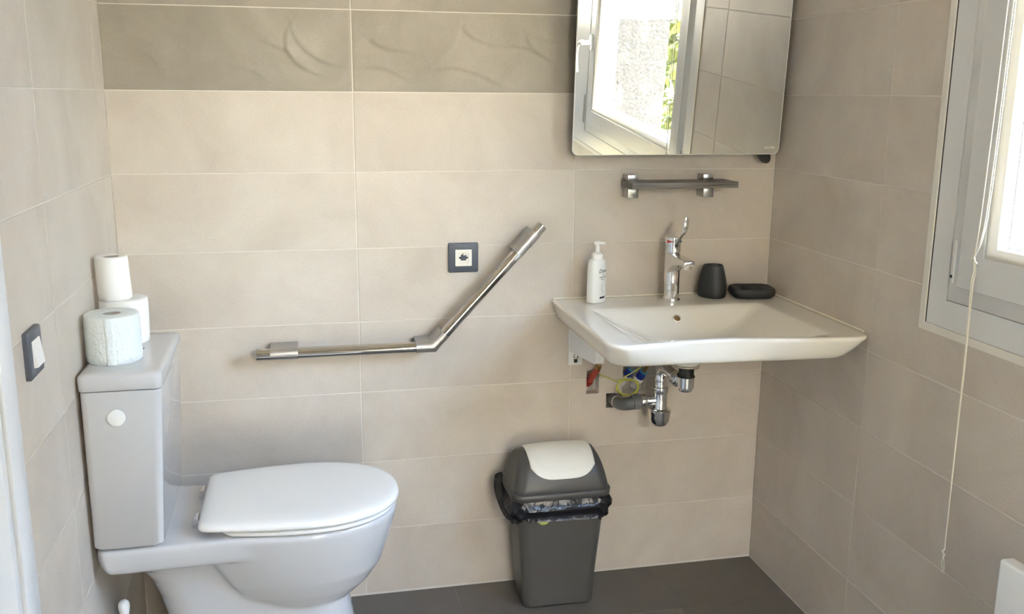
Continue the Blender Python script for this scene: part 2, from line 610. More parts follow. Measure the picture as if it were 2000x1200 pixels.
# ---- left wall, with the door opening
left3 = lambda u, v, w: Vector((XL + w, u, v))
DOOR = (-1.93, -1.02, -0.1, 2.08)
bm = BM()
tile_field(bm, left3, [YF, -2.98, -2.39, -1.80, -1.21, -0.644, -0.09, 0.0], ROWS, [DOOR], tone_seed=11)
slab(bm, left3, YF - 0.2, 0.0, -0.05, ZC + 0.1, -0.0012, -0.12, [DOOR], mi=1)
build('wall_left', bm, [M['tile'], M['grout']], structure=True)

# ---- right wall, with the window opening
right3 = lambda u, v, w: Vector((XR - w, u, v))
WIN = (-2.26, -0.710, 0.9035, 2.12)
bm = BM()
tile_field(bm, right3, [YF, -2.884, -2.295, -1.706, -1.117, -0.528, 0.0], ROWS, [WIN], tone_seed=23)
slab(bm, right3, YF - 0.2, 0.0, -0.05, ZC + 0.1, -0.0012, -0.21, [WIN], mi=1)
build('wall_right', bm, [M['tile'], M['grout']], structure=True)

# ---- wall behind the viewer, floor, ceiling
front3 = lambda u, v, w: Vector((u, YF + w, v))
bm = BM()
FILL_OPENING = (0.11, 0.91, -0.1, 2.08)  # opening made for the added fill door
tile_field(bm, front3, [XL, 0.0, 0.589, XR], ROWS, [FILL_OPENING], tone_seed=31)
slab(bm, front3, XL - 0.12, XR + 0.21, -0.05, ZC + 0.1, -0.0012, -0.2, [FILL_OPENING], mi=1)
build('wall_front', bm, [M['tile'], M['grout']], structure=True)
bm = BM()                                   # added unseen door with two panes, lets fill daylight onto the back wall
for (u0, u1, v0, v1) in ((0.11, 0.20, 0.004, 2.08), (0.82, 0.91, 0.004, 2.08), (0.20, 0.82, 1.99, 2.08), (0.20, 0.82, 0.66, 1.42), (0.20, 0.82, 0.004, 0.06)):
    box(bm, u0, u1, YF - 0.08, YF - 0.001, v0, v1, 0.002)
added_door = build('fill_door', bm, M['upvc'], structure=True)
for v0, v1 in ((0.06, 0.66), (1.42, 1.99)):
    bm = BM()
    box(bm, 0.198, 0.822, YF - 0.044, YF - 0.040, v0 - 0.002, v1 + 0.002)
    build('glass_pane', bm, M['glass'], added_door)

floor3 = lambda u, v, w: Vector((u, v, w))
bm = BM()
tile_field(bm, floor3, [XL, -0.345, 0.2525, 0.85, XR], [YF, -3.249, -2.649, -2.049, -1.449, -0.849, -0.249, 0.0], [], tone_seed=41)
slab(bm, floor3, XL - 0.1, XR + 0.2, YF - 0.1, 0.1, -0.0012, -0.12, [], mi=1)
build('floor', bm, [M['tile_floor'], M['grout_floor']], structure=True)

bm = BM()
box(bm, XL - 0.12, XR + 0.21, YF - 0.2, 0.2, ZC, ZC + 0.12)
build('ceiling', bm, M['plaster'], structure=True)

# ---- door in the left wall: flat white casing, jamb, closed leaf
def ring_sweep(bm, to3d, sections, mi=0, closed=True, cap=False):
    """sections: (u0, u1, v0, v1, w) rectangles joined one after the other"""
    rings = [[to3d(u0, v0, w), to3d(u1, v0, w), to3d(u1, v1, w), to3d(u0, v1, w)] for (u0, u1, v0, v1, w) in sections]
    if closed:
        rings.append(rings[0])
    rv = []
    for k, r in enumerate(rings):
        if closed and k == len(rings) - 1:
            rv.append(rv[0])
        else:
            rv.append([bm.verts.new(p) for p in r])
    fs = []
    for a, b in zip(rv[:-1], rv[1:]):
        for i in range(4):
            j = (i + 1) % 4
            fs.append(bm.faces.new((a[i], a[j], b[j], b[i])))
    for f in fs:
        f.material_index = mi
    bmesh.ops.recalc_face_normals(bm, faces=fs)

def inset(r, d, w):
    return (r[0] + d, r[1] - d, r[2] + d, r[3] - d, w)

bm = BM()
for (u0, u1, v0, v1) in ((-1.012, -0.9470, 0.0, 2.163), (-2.013, -1.938, 0.0, 2.163)):
    vs = box(bm, XL + 0.0002, XL + 0.009, u0, u1, v0, v1, 0.002)
box(bm, XL, XL + 0.012, -1.938, -1.012, 2.075, 2.163, 0.003)
door = build('door_1', bm, M['paint'], structure=True)
bm = BM()
for (u0, u1, v0, v1) in ((-1.042, -1.020, 0.0, 2.08), (-1.93, -1.908, 0.0, 2.08), (-1.908, -1.042, 2.05, 2.08)):
    box(bm, XL - 0.11, XL + 0.004, u0, u1, v0, v1, 0.002)
build('door_jamb', bm, M['paint'], door)
bm = BM()
box(bm, XL - 0.065, XL - 0.025, -1.905, -1.046, 0.006, 2.046, 0.003)
build('door_leaf', bm, M['paint'], door)
bm = BM()
lathe_axis(bm, [(0.024, 0), (0.024, 0.008), (0.009, 0.01), (0.009, 0.05), (0.0, 0.05)][:4], (XL - 0.025, -1.83, 1.05), (1, 0, 0))
tube(bm, [(XL + 0.022, -1.83, 1.05), (XL + 0.022, -1.80, 1.05), (XL + 0.022, -1.72, 1.048)], 0.009)
build('door_handle', bm, M['steel'], door)

# ---- window: cream edge trim, frame, hinged sash, glass, handle, hinge cover, blind cord
bm = BM()
ring_sweep(bm, right3, [inset(WIN, 0, 0.0025), inset(WIN, 0.0165, 0.0025), inset(WIN, 0.0165, -0.03), inset(WIN, 0, -0.03)])
build('trim_1', bm, M['trim'], structure=True)
FO = (WIN[0] + 0.0195, WIN[1] - 0.0195, WIN[2] + 0.0165, WIN[3] - 0.0195)
SO = (-1.990, WIN[1] - 0.076, WIN[2] + 0.076, 2.04)        # sash outer edge
bm = BM()
sec = [(*FO, -0.08), (*FO, -0.0015), (*SO, -0.0015), (*SO, -0.08)]
ring_sweep(bm, right3, sec)
win = build('window_1', bm, M['upvc'], structure=True)
bm = BM()
ring_sweep(bm, right3, [inset(WIN, 0.0166, -0.0008), (*FO, -0.0008), (*FO, -0.02), inset(WIN, 0.0166, -0.02)])
build('dark_fill', bm, M['dark_fill'], win)  # dark strip filling the frame gap; the gap's shade is put into colour
bm = BM()
S1 = inset(SO, 0.0015, 0)[:4]
sec = [(*S1, -0.075), (*S1, -0.004), inset(S1, 0.0345, 0.0045), inset(S1, 0.0365, 0.006), inset(S1, 0.104, 0.006), inset(S1, 0.106, 0.004), inset(S1, 0.106, -0.075)]
ring_sweep(bm, right3, sec)
sash = build('sash', bm, M['upvc'], win, angle=25)
bm = BM()
B1 = inset(S1, 0.1062, 0)[:4]
sec = [(*B1, -0.03), (*B1, 0.003), inset(B1, 0.004, 0.0052), inset(B1, 0.009, 0.0035), inset(B1, 0.013, -0.001), inset(B1, 0.019, -0.004), inset(B1, 0.021, -0.008), inset(B1, 0.021, -0.03)]
ring_sweep(bm, right3, sec)
build('glazing_bead', bm, M['bead'], win, angle=50)
bm = BM()
ring_sweep(bm, right3, [inset(B1, 0.0002, -0.0305), inset(B1, 0.023, -0.0305), inset(B1, 0.023, -0.075), inset(B1, 0.0002, -0.075)])
build('outer_rebate', bm, M['upvc'], win)
bm = BM()
slab(bm, right3, B1[0] + 0.002, B1[1] - 0.002, B1[2] + 0.002, B1[3] - 0.002, -0.020, -0.024)
build('glass_pane', bm, M['glass'], win)
bm = BM()
rings = []
for t, k in ((0, 1.0), (0.006, 1.0), (0.008, 0.75)):
    rings.append([right3(-0.8020 + p.x * k, 1.064 + p.y * (1 - (1 - k) * 0.1), -0.004 + t) for p in rrect(0, 0, 0.0046, 0.045, 0.0042, 0, 5)])
loft(bm, rings)
hc = build('hinge_cover', bm, M['upvc'], win)
bm = BM()
lathe_axis(bm, [(0.0035, 0), (0.0035, 0.0006)], right3(-0.8020, 1.034, 0.0042), (-1, 0, 0), 12)
build('hinge_screw', bm, M['dark_fill'], hc)
bm = BM()
rings = []
for t, k in ((0, 1.0), (0.006, 1.0), (0.008, 0.85)):
    rings.append([right3(-2.012 + p.x * k, 1.078 + p.y * k, -0.0015 + t) for p in rrect(0, 0, 0.008, 0.065, 0.006, 0, 5)])
loft(bm, rings)
build('latch_plate', bm, M['upvc'], win)
bm = BM()
rings = []
for t, k in ((0, 1.0), (0.010, 1.0), (0.013, 0.85)):
    rings.append([right3(-1.925 + p.x * k, 1.385 + p.y * k, 0.006 + t) for p in rrect(0, 0, 0.015, 0.036, 0.014, 0, 6)])
loft(bm, rings)
lathe_axis(bm, [(0.011, 0), (0.010, 0.035)], right3(-1.925, 1.385, 0.015), (-1, 0, 0), 18)
tube(bm, smooth_path([right3(-1.918, 1.386, 0.052), right3(-1.945, 1.384, 0.056), right3(-1.975, 1.368, 0.058), right3(-1.992, 1.335, 0.058), right3(-1.993, 1.290, 0.056), right3(-1.982, 1.248, 0.052)], 5), [0.012] * 6 + [0.011] * 15 + [0.0095] * 5, 14, 0.75)
build('window_handle', bm, M['white'], win)

# outside reveal of the window and its shutter guide
bm = BM()
OW = (WIN[0], WIN[1], WIN[2], WIN[3])
ring_sweep(bm, right3, [inset(OW, 0.0, -0.085), inset(OW, 0.012, -0.085), inset(OW, 0.012, -0.22), inset(OW, -0.03, -0.22), inset(OW, -0.03, -0.2105), inset(OW, 0.0, -0.2105)])
for y in (WIN[1] - 0.030, WIN[0] + 0.012):
    box(bm, XR + 0.115, XR + 0.165, y, y + 0.018, WIN[2] + 0.012, WIN[3] - 0.012, 0.002)
    box(bm, XR + 0.134, XR + 0.146, y - 0.0006, y + 0.0186, WIN[2] + 0.013, WIN[3] - 0.013, 0.0, mi=1)
build('trim_2', bm, [M['paint'], M['ink_grey']], structure=True)

bm = BM()
KN = Vector((1.158, -0.883, 1.083))
for dy, dx in ((-0.0, 0.0), (-0.0075, 0.004), (-0.0145, 0.001)):
    top = Vector((1.158 + dx, -0.898 + dy * 1.2, 2.20))
    mid = Vector((1.158 + dx, -0.895 + dy * 1.3, 1.45))
    low = Vector((1.158 + dx, -0.889 + dy * 1.2, 1.17))
    tube(bm, smooth_path([top, Vector((1.158 + dx, -0.897 + dy * 1.3, 1.8)), mid, low, KN], 6), 0.0013, 6)
for k in range(2):
    tube(bm, smooth_path([KN, (1.160 + k * 0.002, -0.884 - k * 0.003, 1.060), (1.159, -0.882 - k * 0.005, 1.035), (1.160, -0.884 - k * 0.003, 0.95), (1.160, -0.887 - k * 0.002, 0.86), (1.160, -0.888 - k * 0.001, 0.70), (1.160, -0.890, 0.56), (1.160, -0.891, 0.462)], 6), 0.0013, 6)
tube(bm, smooth_path([(1.157, -0.876, 1.082), (1.156, -0.887, 1.087), (1.157, -0.886, 1.078), (1.160, -0.879, 1.083), (1.157, -0.888, 1.081), (1.158, -0.893, 1.076)], 6), 0.0018, 7)
tube(bm, smooth_path([(1.160, -0.891, 0.465), (1.158, -0.888, 0.458), (1.160, -0.893, 0.452), (1.161, -0.888, 0.448), (1.159, -0.892, 0.443)], 6), 0.0017, 7)
tube(bm, smooth_path([(1.160, -0.890, 0.444), (1.160, -0.886, 0.430), (1.160, -0.892, 0.420), (1.160, -0.889, 0.412), (1.160, -0.895, 0.414), (1.160, -0.896, 0.422), (1.160, -0.891, 0.444)], 6), 0.0012, 6)
blind = thing('window_blind', 'white window blind with a knotted cream pull cord hanging in front of the window frame', 'blind', (XR, -1.5, 2.195))
build('pull_cord', bm, M['cord'], blind, label='knotted cream pull cord')
bm = BM()
box(bm, XR - 0.045, XR - 0.0026, -2.22, -0.74, 2.195, 2.245, 0.004)
build('headrail', bm, M['white'], blind)

# ------------------------------------------------------------------ toilet
TY = -0.383
toilet = thing('toilet', 'white close-coupled toilet with a closed lid standing against the left wall', 'toilet', (-0.25, TY, 0.0))
bm = BM()
# shelf under the cistern running forward to the rim
def egg(xb, xm, xf, hb, hm, z, n=24, pw=2.2, cr=0.03):
    """plan outline: flat back of half width hb, widest hm at xm, rounded nose at xf"""
    pts = []
    side = []
    for k in range(8):                       # back corner to the widest point
        t = k / 8
        x = xb + (xm - xb) * t
        h = hb + (hm - hb) * sin(t * pi / 2)
        side.append((x, h))
    for k in range(n + 1):
        a = pi / 2 * k / n
        side.append((xm + (xf - xm) * sin(a) ** (2 / pw), hm * max(0.0, cos(a)) ** (2 / pw)))
    side[0] = (xb, hb - cr)
    side.insert(1, (xb + cr * 0.13, hb - cr * 0.5))
    side.insert(2, (xb + cr * 0.5, hb - cr * 0.13 + 0.002))
    right = [(x, -h) for x, h in side]
    left = [(x, h) for x, h in reversed(side[:-1])]
    return [Vector((x, TY + y, z)) for x, y in right + left]

rings = []
for z, db, dx, hw in ((0.404, 0.022, 0.0, 0.158), (0.408, 0.010, 0.0, 0.166), (0.418, 0.006, 0.0, 0.170), (0.440, 0.0, 0.0, 0.1725), (0.456, 0.0, 0.0, 0.1725), (0.461, 0.002, 0.0, 0.170), (0.463, 0.008, 0.0, 0.164)):
    hm_ = 0.150 + (hw - 0.158) * 0.6 + max(0.0, (z - 0.404)) * 0.10
    rings.append(egg(-0.585 + db, -0.17, -0.02, hw, hm_, z, cr=0.03))
loft(bm, rings)
# bowl
rings = []
for z, xb, xm, xf, hb, hm in ((0.235, -0.26, -0.17, -0.075, 0.05, 0.075), (0.255, -0.285, -0.17, -0.045, 0.07, 0.100), (0.285, -0.31, -0.17, -0.012, 0.09, 0.120), (0.325, -0.335, -0.17, 0.016, 0.11, 0.138), (0.375, -0.36, -0.17, 0.034, 0.125, 0.154), (0.42, -0.38, -0.17, 0.047, 0.14, 0.166), (0.45, -0.40, -0.17, 0.054, 0.15, 0.1725), (0.458, -0.40, -0.17, 0.054, 0.15, 0.172), (0.463, -0.40, -0.17, 0.049, 0.148, 0.167)):
    rings.append(egg(xb, xm, xf, hb, hm, z))
loft(bm, rings)
# pedestal
rings = []
for z, xb, xf, hw, r in ((0.0, -0.452, -0.022, 0.110, 0.09), (0.012, -0.452, -0.026, 0.108, 0.09), (0.05, -0.455, -0.034, 0.102, 0.09), (0.12, -0.460, -0.045, 0.096, 0.085), (0.18, -0.465, -0.054, 0.094, 0.08), (0.24, -0.475, -0.064, 0.094, 0.08), (0.29, -0.487, -0.075, 0.097, 0.08), (0.335, -0.503, -0.09, 0.102, 0.08), (0.372, -0.525, -0.10, 0.110, 0.08), (0.398, -0.552, -0.11, 0.122, 0.06), (0.415, -0.565, -0.11, 0.125, 0.06)):
    rings.append(rrect((xb + xf) / 2, TY, (xf - xb) / 2, hw, r, z, 8))
loft(bm, rings)
pan = build('pan', bm, M['ceramic'], toilet, angle=180)
md = pan.modifiers.new('fuse', 'REMESH')
md.mode = 'VOXEL'
md.voxel_size = 0.0042
md.use_smooth_shade = True
md2 = pan.modifiers.new('soften', 'SMOOTH')
md2.factor = 0.5
md2.iterations = 7

bm = BM()
rings = []
for z, d in ((0.4655, 0.012), (0.468, 0.006), (0.474, 0.0), (0.8095, 0.0)):
    t = (z - 0.465) / 0.345
    x1 = -0.4475 + 0.0175 * t
    x0 = -0.5855
    rings.append(rrect((x0 + x1) / 2, -0.384, (x1 - x0) / 2 - d, 0.1715 - d, 0.016, z, 6))
loft(bm, rings)
cis = build('cistern', bm, M['ceramic'], toilet, angle=50)
bm = BM()
rings = []
for z, d in ((0.8115, 0.001), (0.8130, 0.0), (0.838, 0.0), (0.8425, 0.002), (0.8455, 0.006), (0.8468, 0.012), (0.8472, 0.03)):
    rings.append(rrect((-0.5875 - 0.4275) / 2, -0.384, 0.080 - d, 0.1735 - d, 0.014, z, 6))
loft(bm, rings)
lid = build('cistern_lid', bm, M['ceramic'], toilet, angle=60)
bm = BM()
lathe_axis(bm, [(0.0042, 0), (0.0042, 0.0006)], (-0.490, -0.363, 0.8470), (0, 0, 1), 14)
build('lid_screw_hole', bm, M['dark_fill'], lid)
bm = BM()
lathe_axis(bm, [(0.0175, 0), (0.0175, 0.002), (0.0165, 0.0036), (0.012, 0.0048), (0.004, 0.0054)], (-0.5186, -0.5553, 0.7546), (0, -1, 0), 36)
build('inlet_cap', bm, M['white'], toilet, label='round white plastic cap')
bm = BM()
rings = []
for z, d in ((0.4645, 0.006), (0.4665, 0.002), (0.470, 0.0), (0.4745, 0.001), (0.4765, 0.005)):
    rings.append(egg(-0.335, -0.15, 0.054 - d, 0.150 - d, 0.1755 - d, z))
loft(bm, rings)
build('seat_ring', bm, M['seat'], toilet, angle=50)
bm = BM()
rings = []
for z, d in ((0.4795, 0.005), (0.4805, 0.0015), (0.484, 0.0), (0.489, 0.001), (0.4935, 0.004), (0.4965, 0.010), (0.4985, 0.022), (0.5000, 0.05), (0.5005, 0.09)):
    rings.append(egg(-0.383 + d, -0.15, 0.060 - d, 0.150 - d, 0.1785 - d, z, cr=0.018))
loft(bm, rings)
bm.verts.ensure_lookup_table()
seat_lid = build('seat_lid', bm, M['seat'], toilet, angle=60)
for y in (TY - 0.078, TY + 0.078):
    bm = BM()
    lathe_axis(bm, [(0.013, 0), (0.013, 0.012), (0.009, 0.0145)], (-0.388, y, 0.4605), (0, 0, 1), 20)
    lathe_axis(bm, [(0.0065, 0), (0.0065, 0.034)], (-0.390, y - 0.017, 0.481), (0, 1, 0), 16)
    build('seat_hinge', bm, M['chrome'], toilet, label='chrome seat hinge')

# ------------------------------------------------------------------ toilet paper
def paper_roll(name, label, cx, cy, z, r, h, core, material, group, wrapped=False, lean=(0, 0)):
    t = thing(name, label, 'toilet paper', (cx, cy, z), group)
    bm = BM()
    n = 56
    rnd = random.Random(int(1000 * r) + 5)
    ph = [rnd.uniform(0, 6.28) for _ in range(4)]
    rings = []
    prof = [(r - 0.003, 0.0), (r - 0.0008, 0.002)] + [(r, h * k / 7) for k in range(1, 7)] + [(r - 0.0008, h - 0.002), (r - 0.004, h), (core + 0.012, h + (0.0004 if not wrapped else -0.0004)), (core, h - 0.001), (core, 0.004)]
    for q, (rr, zz) in enumerate(prof):
        ring = []
        for k in range(n):
            a = 2 * pi * k / n
            w = 0.0
            if 0 < q < len(prof) - 3:
                w = 0.0007 * sin(2 * a + ph[0] + zz * 14) + 0.0005 * sin(5 * a + ph[1] - zz * 30)
                if wrapped:
                    w += 0.0007 * sin(17 * a + ph[2] + 60 * zz) * sin(zz * 90 + ph[3])
            ring.append(Vector((cx + (rr + w) * cos(a) + lean[0] * zz, cy + (rr + w) * sin(a) + lean[1] * zz, z + zz)))
        rings.append(ring)
    loft(bm, rings, cap0=False, cap1=False)
    build('paper', bm, material, t, angle=50)
    bm = BM()
    prof = [(core - 0.0004, 0.001), (core - 0.0004, h - 0.002), (core - 0.0016, h - 0.002), (core - 0.0016, 0.001)]
    rings = [[Vector((cx + a_ * cos(2 * pi * k / 32) + lean[0] * zz, cy + a_ * sin(2 * pi * k / 32) + lean[1] * zz, z + zz)) for k in range(32)] for a_, zz in prof]
    loft(bm, rings + [rings[0]], cap0=False, cap1=False)
    build('cardboard_core', bm, M['card'], t)
    return t

GR = 'toilet rolls on the cistern'
big = paper_roll('toilet_roll', 'large roll in an embossed bluish wrapper at the near end of the cistern lid', -0.5325, -0.443, 0.8473, 0.0545, 0.1005, 0.0185, M['paper_wrap'], GR, True)
bm = BM()                                   # glued seam of the wrapper
rings = []
for q in range(9):
    z = 0.8485 + 0.098 * q / 8
    ring = []
    for k in range(7):
        a = radians(-96 + 3.2 * k) + 0.012 * sin(q * 1.7)
        rr = 0.0560 + 0.0003 * sin(k * 2.1 + q) + (-0.0008 if k in (0, 6) else 0.0008)
        ring.append(Vector((-0.5325 + rr * cos(a), -0.443 + rr * sin(a), z)))
    rings.append(ring)
rv = loft(bm, rings, cap0=False, cap1=False, closed=False)
build('wrapper_seam', bm, M['paper_wrap'], big)
paper_roll('toilet_roll', 'full unwrapped roll standing on the cistern lid beneath a thinner roll', -0.5355, -0.287, 0.8473, 0.0510, 0.100, 0.019, M['paper'], GR)
paper_roll('toilet_roll', 'thin half-used roll balanced on top of a full roll', -0.5490, -0.296, 0.9480, 0.0355, 0.0955, 0.017, M['paper'], GR, lean=(-0.03, 0.0))

# ------------------------------------------------------------------ toilet brush behind the toilet
tb = thing('toilet_brush', 'white toilet brush with a round-ended handle in the corner behind the toilet', 'toilet brush', (-0.553, -0.470, 0.0))
bm = BM()
lathe(bm, [(0.004, 0.10), (0.0095, 0.11), (0.0095, 0.275), (0.0115, 0.285), (0.0125, 0.295), (0.0110, 0.302), (0.0065, 0.307), (0.001, 0.3085)], -0.553, -0.470, 24)
build('handle', bm, M['white'], tb)
bm = BM()
lathe(bm, [(0.030, 0.0), (0.032, 0.004), (0.030, 0.12), (0.026, 0.13), (0.022, 0.13), (0.026, 0.11), (0.026, 0.02)], -0.553, -0.470, 28)
build('holder', bm, M['white'], tb)

# ------------------------------------------------------------------ light switch
sw = thing('light_switch', 'slate grey square light switch with a white rocker on the left wall', 'light switch', (XL, -0.824, 0.967))
bm = BM()
rings = []
for w, d in ((0.0, 0.0), (0.007, 0.0), (0.0095, 0.0025)):
    rings.append([left3(p.x, p.y, w + 0.0001) for p in rrect(-0.824, 0.967, 0.0405 - d, 0.0405 - d, 0.004, 0, 5)])
loft(bm, rings)
build('cover_plate', bm, M['plate'], sw)
bm = BM()
c = (-0.824, 0.967)
p = [left3(c[0] + a, c[1] + b, w) for a, b, w in ((-0.0225, -0.0225, 0.0092), (0.0225, -0.0225, 0.0092), (0.0225, 0.0225, 0.0092), (-0.0225, 0.0225, 0.0092))]
q = [left3(c[0] + a, c[1] + b, w) for a, b, w in ((-0.0215, -0.0215, 0.0165), (0.0215, -0.0215, 0.0165), (0.0215, 0.0215, 0.0115), (-0.0215, 0.0215, 0.0115))]
loft(bm, [p, q])
build('rocker', bm, M['white'], sw, label='white rocker')

# ------------------------------------------------------------------ power outlet
ou = thing('power_outlet', 'slate grey square power outlet with a white round socket on the back wall', 'power outlet', (0.281, 0.0, 0.9675))
OX, OZ = 0.281, 0.9675
bm = BM()
rings = []
for w, d in ((0.0, 0.0), (0.006, 0.0), (0.008, 0.0025)):
    rings.append([Vector((p.x, -w - 0.0001, p.y)) for p in rrect(OX, OZ, 0.0405 - d, 0.0400 - d, 0.004, 0, 5)])
loft(bm, rings)
build('cover_plate', bm, M['plate'], ou)
bm = BM()
hx = 0.0222
sq = rrect(OX, OZ, hx, hx, 0.0015, 0, 8)
cr = []
for pnt in sq:                               # square insert with a round well
    a = math.atan2(pnt.y - OZ, pnt.x - OX)
    cr.append((OX + 0.0193 * cos(a), OZ + 0.0193 * sin(a)))
rings = [[Vector((p.x, -0.0075, p.y)) for p in sq], [Vector((p.x, -0.0108, p.y)) for p in sq], [Vector((x, -0.0110, z)) for x, z in cr], [Vector((OX + (x - OX) * 0.97, -0.0082, OZ + (z - OZ) * 0.97)) for x, z in cr], [Vector((OX + (x - OX) * 0.1, -0.0080, OZ + (z - OZ) * 0.1)) for x, z in cr]]
loft(bm, rings)
ins = build('socket_insert', bm, M['cream'], ou, label='white socket insert')
for dx in (-0.0095, 0.0095):
    bm = BM()
    lathe_axis(bm, [(0.0027, 0), (0.0027, 0.0006)], (OX + dx, -0.0081, OZ), (0, -1, 0), 16)
    build('contact_hole', bm, M['dark_fill'], ins)
bm = BM()
lathe_axis(bm, [(0.0024, 0), (0.0024, 0.010), (0.0016, 0.012)], (OX, -0.006, OZ + 0.0095), (0, -1, 0), 16)
build('earth_pin', bm, M['steel'], ins)

# ------------------------------------------------------------------ grab bar
gb = thing('grab_bar', 'angled polished steel grab bar screwed to the back wall between toilet and washbasin', 'grab bar', (0.10, 0.0, 0.75))
BYY, BR = -0.060, 0.0145
E0, E1, E2 = Vector((-0.2665, BYY, 0.7395)), Vector((0.190, BYY, 0.7395)), Vector((0.4855, BYY, 1.0574))
d2 = (E2 - E1).normalized()
hb = (Vector((1, 0, 0)) + d2).normalized()
bm = BM()
def bar_rings(pts, r, n=28):
    """round bar in the plane y = const with mitred corners"""
    rings = []
    for i, pnt in enumerate(pts):
        a = pts[max(0, i - 1)]
        b = pts[min(len(pts) - 1, i + 1)]
        if 0 < i < len(pts) - 1:
            t1, t2 = (pnt - a).normalized(), (b - pnt).normalized()
            t = (t1 + t2).normalized()
            k = 1 / max(0.3, t.dot(t1))
        else:
            t = (b - a).normalized()
            k = 1
        nrm = Vector((-t.z, 0, t.x))
        rings.append([pnt + nrm * (r * k * cos(2 * pi * q / n)) + Vector((0, r * sin(2 * pi * q / n), 0)) for q in range(n)])
    return rings
loft(bm, bar_rings([E0 + Vector((0.001, 0, 0)), E1, E2 - d2 * 0.001], BR))
build('rail', bm, M['steel'], gb, angle=30)
def along(a, b, t0, t1):
    d = (b - a).normalized()
    return a + d * t0, a + d * t1
for a, b in (along(E0, E1, 0.0, 0.034), along(E2, E1, 0.0, 0.026)):
    bm = BM()
    loft(bm, bar_rings([a, a + (b - a) * 0.02, b], BR + 0.0006))
    build('end_cap', bm, M['steel'], gb)
for a, b in (along(E0, E1, 0.0345, 0.1045), along(E2, E1, 0.0265, 0.1000)):
    bm = BM()
    loft(bm, bar_rings([a, b], BR + 0.0010))
    d = (b - a).normalized()
    up = Vector((-d.z, 0, d.x))
    if up.z < 0:
        up = -up
    rings = []
    for y, hw in ((-0.0002, 0.0155), (-0.004, 0.0150), (BYY + 0.006, 0.0143)):
        rings.append([Vector((q.x, y, q.z)) for q in (a + up * hw, b + up * hw, b - up * hw, a - up * hw)])
    loft(bm, rings)
    build('wall_bracket', bm, M['steel_brushed'], gb, label='brushed steel wall bracket')
bm = BM()
ea, eb = E1 - Vector((0.046, 0, 0)), E1 + d2 * 0.046
loft(bm, bar_rings([ea, E1, eb], BR + 0.0010))
n1 = Vector((0, 0, 1))
n2 = Vector((-d2.z, 0, d2.x))
nm = Vector((-hb.z, 0, hb.x)) / max(0.3, hb.x)
rings = []
for y, hw in ((-0.0002, 0.0155), (-0.004, 0.0150), (BYY + 0.006, 0.0143)):
    pts = [ea + n1 * hw, E1 + nm * hw, eb + n2 * hw, eb - n2 * hw, E1 - nm * hw, ea - n1 * hw]
    rings.append([Vector((q.x, y, q.z)) for q in pts])
loft(bm, rings)
build('corner_bracket', bm, M['steel_brushed'], gb, label='brushed steel bracket at the bend')

# ------------------------------------------------------------------ washbasin
sink = thing('washbasin', 'white ceramic wall-hung washbasin in the right corner under the mirror', 'washbasin', (0.853, 0.0, 0.845))
ST = 0.8435
def front_y(x):
    """front edge of the basin seen from above: gently hollowed in the middle"""
    t = max(0.0, min(1.0, (x - 0.53) / 0.645))
    return -0.538 + 0.030 * math.exp(-((t - 0.40) / 0.26) ** 2) - 0.022 * t * t

def basin_ring(x0, x1, yb, yf, rb, rf, z, ns=14, nc=8, follow=1.0, lift=0.0):
    """closed outline: left back corner first; the front follows front_y (yf = shift from it)"""
    pts = []
    def corner(cx, cy, r, a0):
        for k in range(nc + 1):
            a = a0 + pi / 2 * k / nc
            pts.append((cx + r * cos(a), cy + r * sin(a)))
    fy = lambda x: (front_y(0.853) * (1 - follow) + front_y(x) * follow) + yf + lift * max(0.0, 1 - (x - 0.53) / 0.26)
    # right back -> left back -> left front -> right front
    corner(x1 - rb, yb - rb, rb, 0)
    for k in range(1, ns):
        pts.append((x1 - rb + (x0 - x1 + 2 * rb) * k / ns, yb))
    corner(x0 + rb, yb - rb, rb, pi / 2)
    yl = fy(x0 + rf) + rf
    for k in range(1, ns):
        pts.append((x0, yb - rb + (yl - yb + rb) * k / ns))
    corner(x0 + rf, yl, rf, pi)
    xs0, xs1 = x0 + rf, x1 - rf
    for k in range(1, ns):
        x = xs0 + (xs1 - xs0) * k / ns
        pts.append((x, fy(x)))
    yr = fy(x1 - rf) + rf
    corner(x1 - rf, yr, rf, 3 * pi / 2)
    for k in range(1, ns):
        pts.append((x1, yr + (yb - rb - yr) * k / ns))
    return [Vector((x, y, z)) for x, y in pts]

X0, X1 = 0.529, 1.1745
bm = BM()
R = []
Yb = -0.0015
# underside of the bowl, then the skirt up to the rim
cx, cy = 0.853, -0.235
def under(s, z):
    return [Vector((cx + (p.x - cx) * s, cy + (p.y - cy) * s, z)) for p in basin_ring(X0 + 0.055, X1 - 0.055, -0.03, 0.07, 0.03, 0.05, z)]
def boss(r, z):
    out = []
    for p in under(0.2, z):
        a = math.atan2(p.y - cy, p.x - cx)
        out.append(Vector((0.8545 + r * cos(a), -0.200 + r * sin(a), z)))
    return out
R.append(boss(0.033, 0.692))
R.append(boss(0.0355, 0.695))
R.append(boss(0.037, 0.722))
R.append(under(0.30, 0.737))
R.append(under(0.50, 0.752))
R.append(under(0.72, 0.769))
R.append(under(0.90, 0.782))
R.append(basin_ring(X0 + 0.040, X1 - 0.045, Yb, 0.050, 0.004, 0.04, 0.787, follow=0.3, lift=0.020))
R.append(basin_ring(X0 + 0.030, X1 - 0.046, Yb, 0.026, 0.004, 0.045, 0.782, follow=0.3, lift=0.020))
R.append(basin_ring(X0 + 0.024, X1 - 0.042, Yb, 0.014, 0.004, 0.05, 0.7825, follow=0.35, lift=0.020))
R.append(basin_ring(X0 + 0.019, X1 - 0.037, Yb, 0.0075, 0.004, 0.05, 0.787, follow=0.45, lift=0.018))
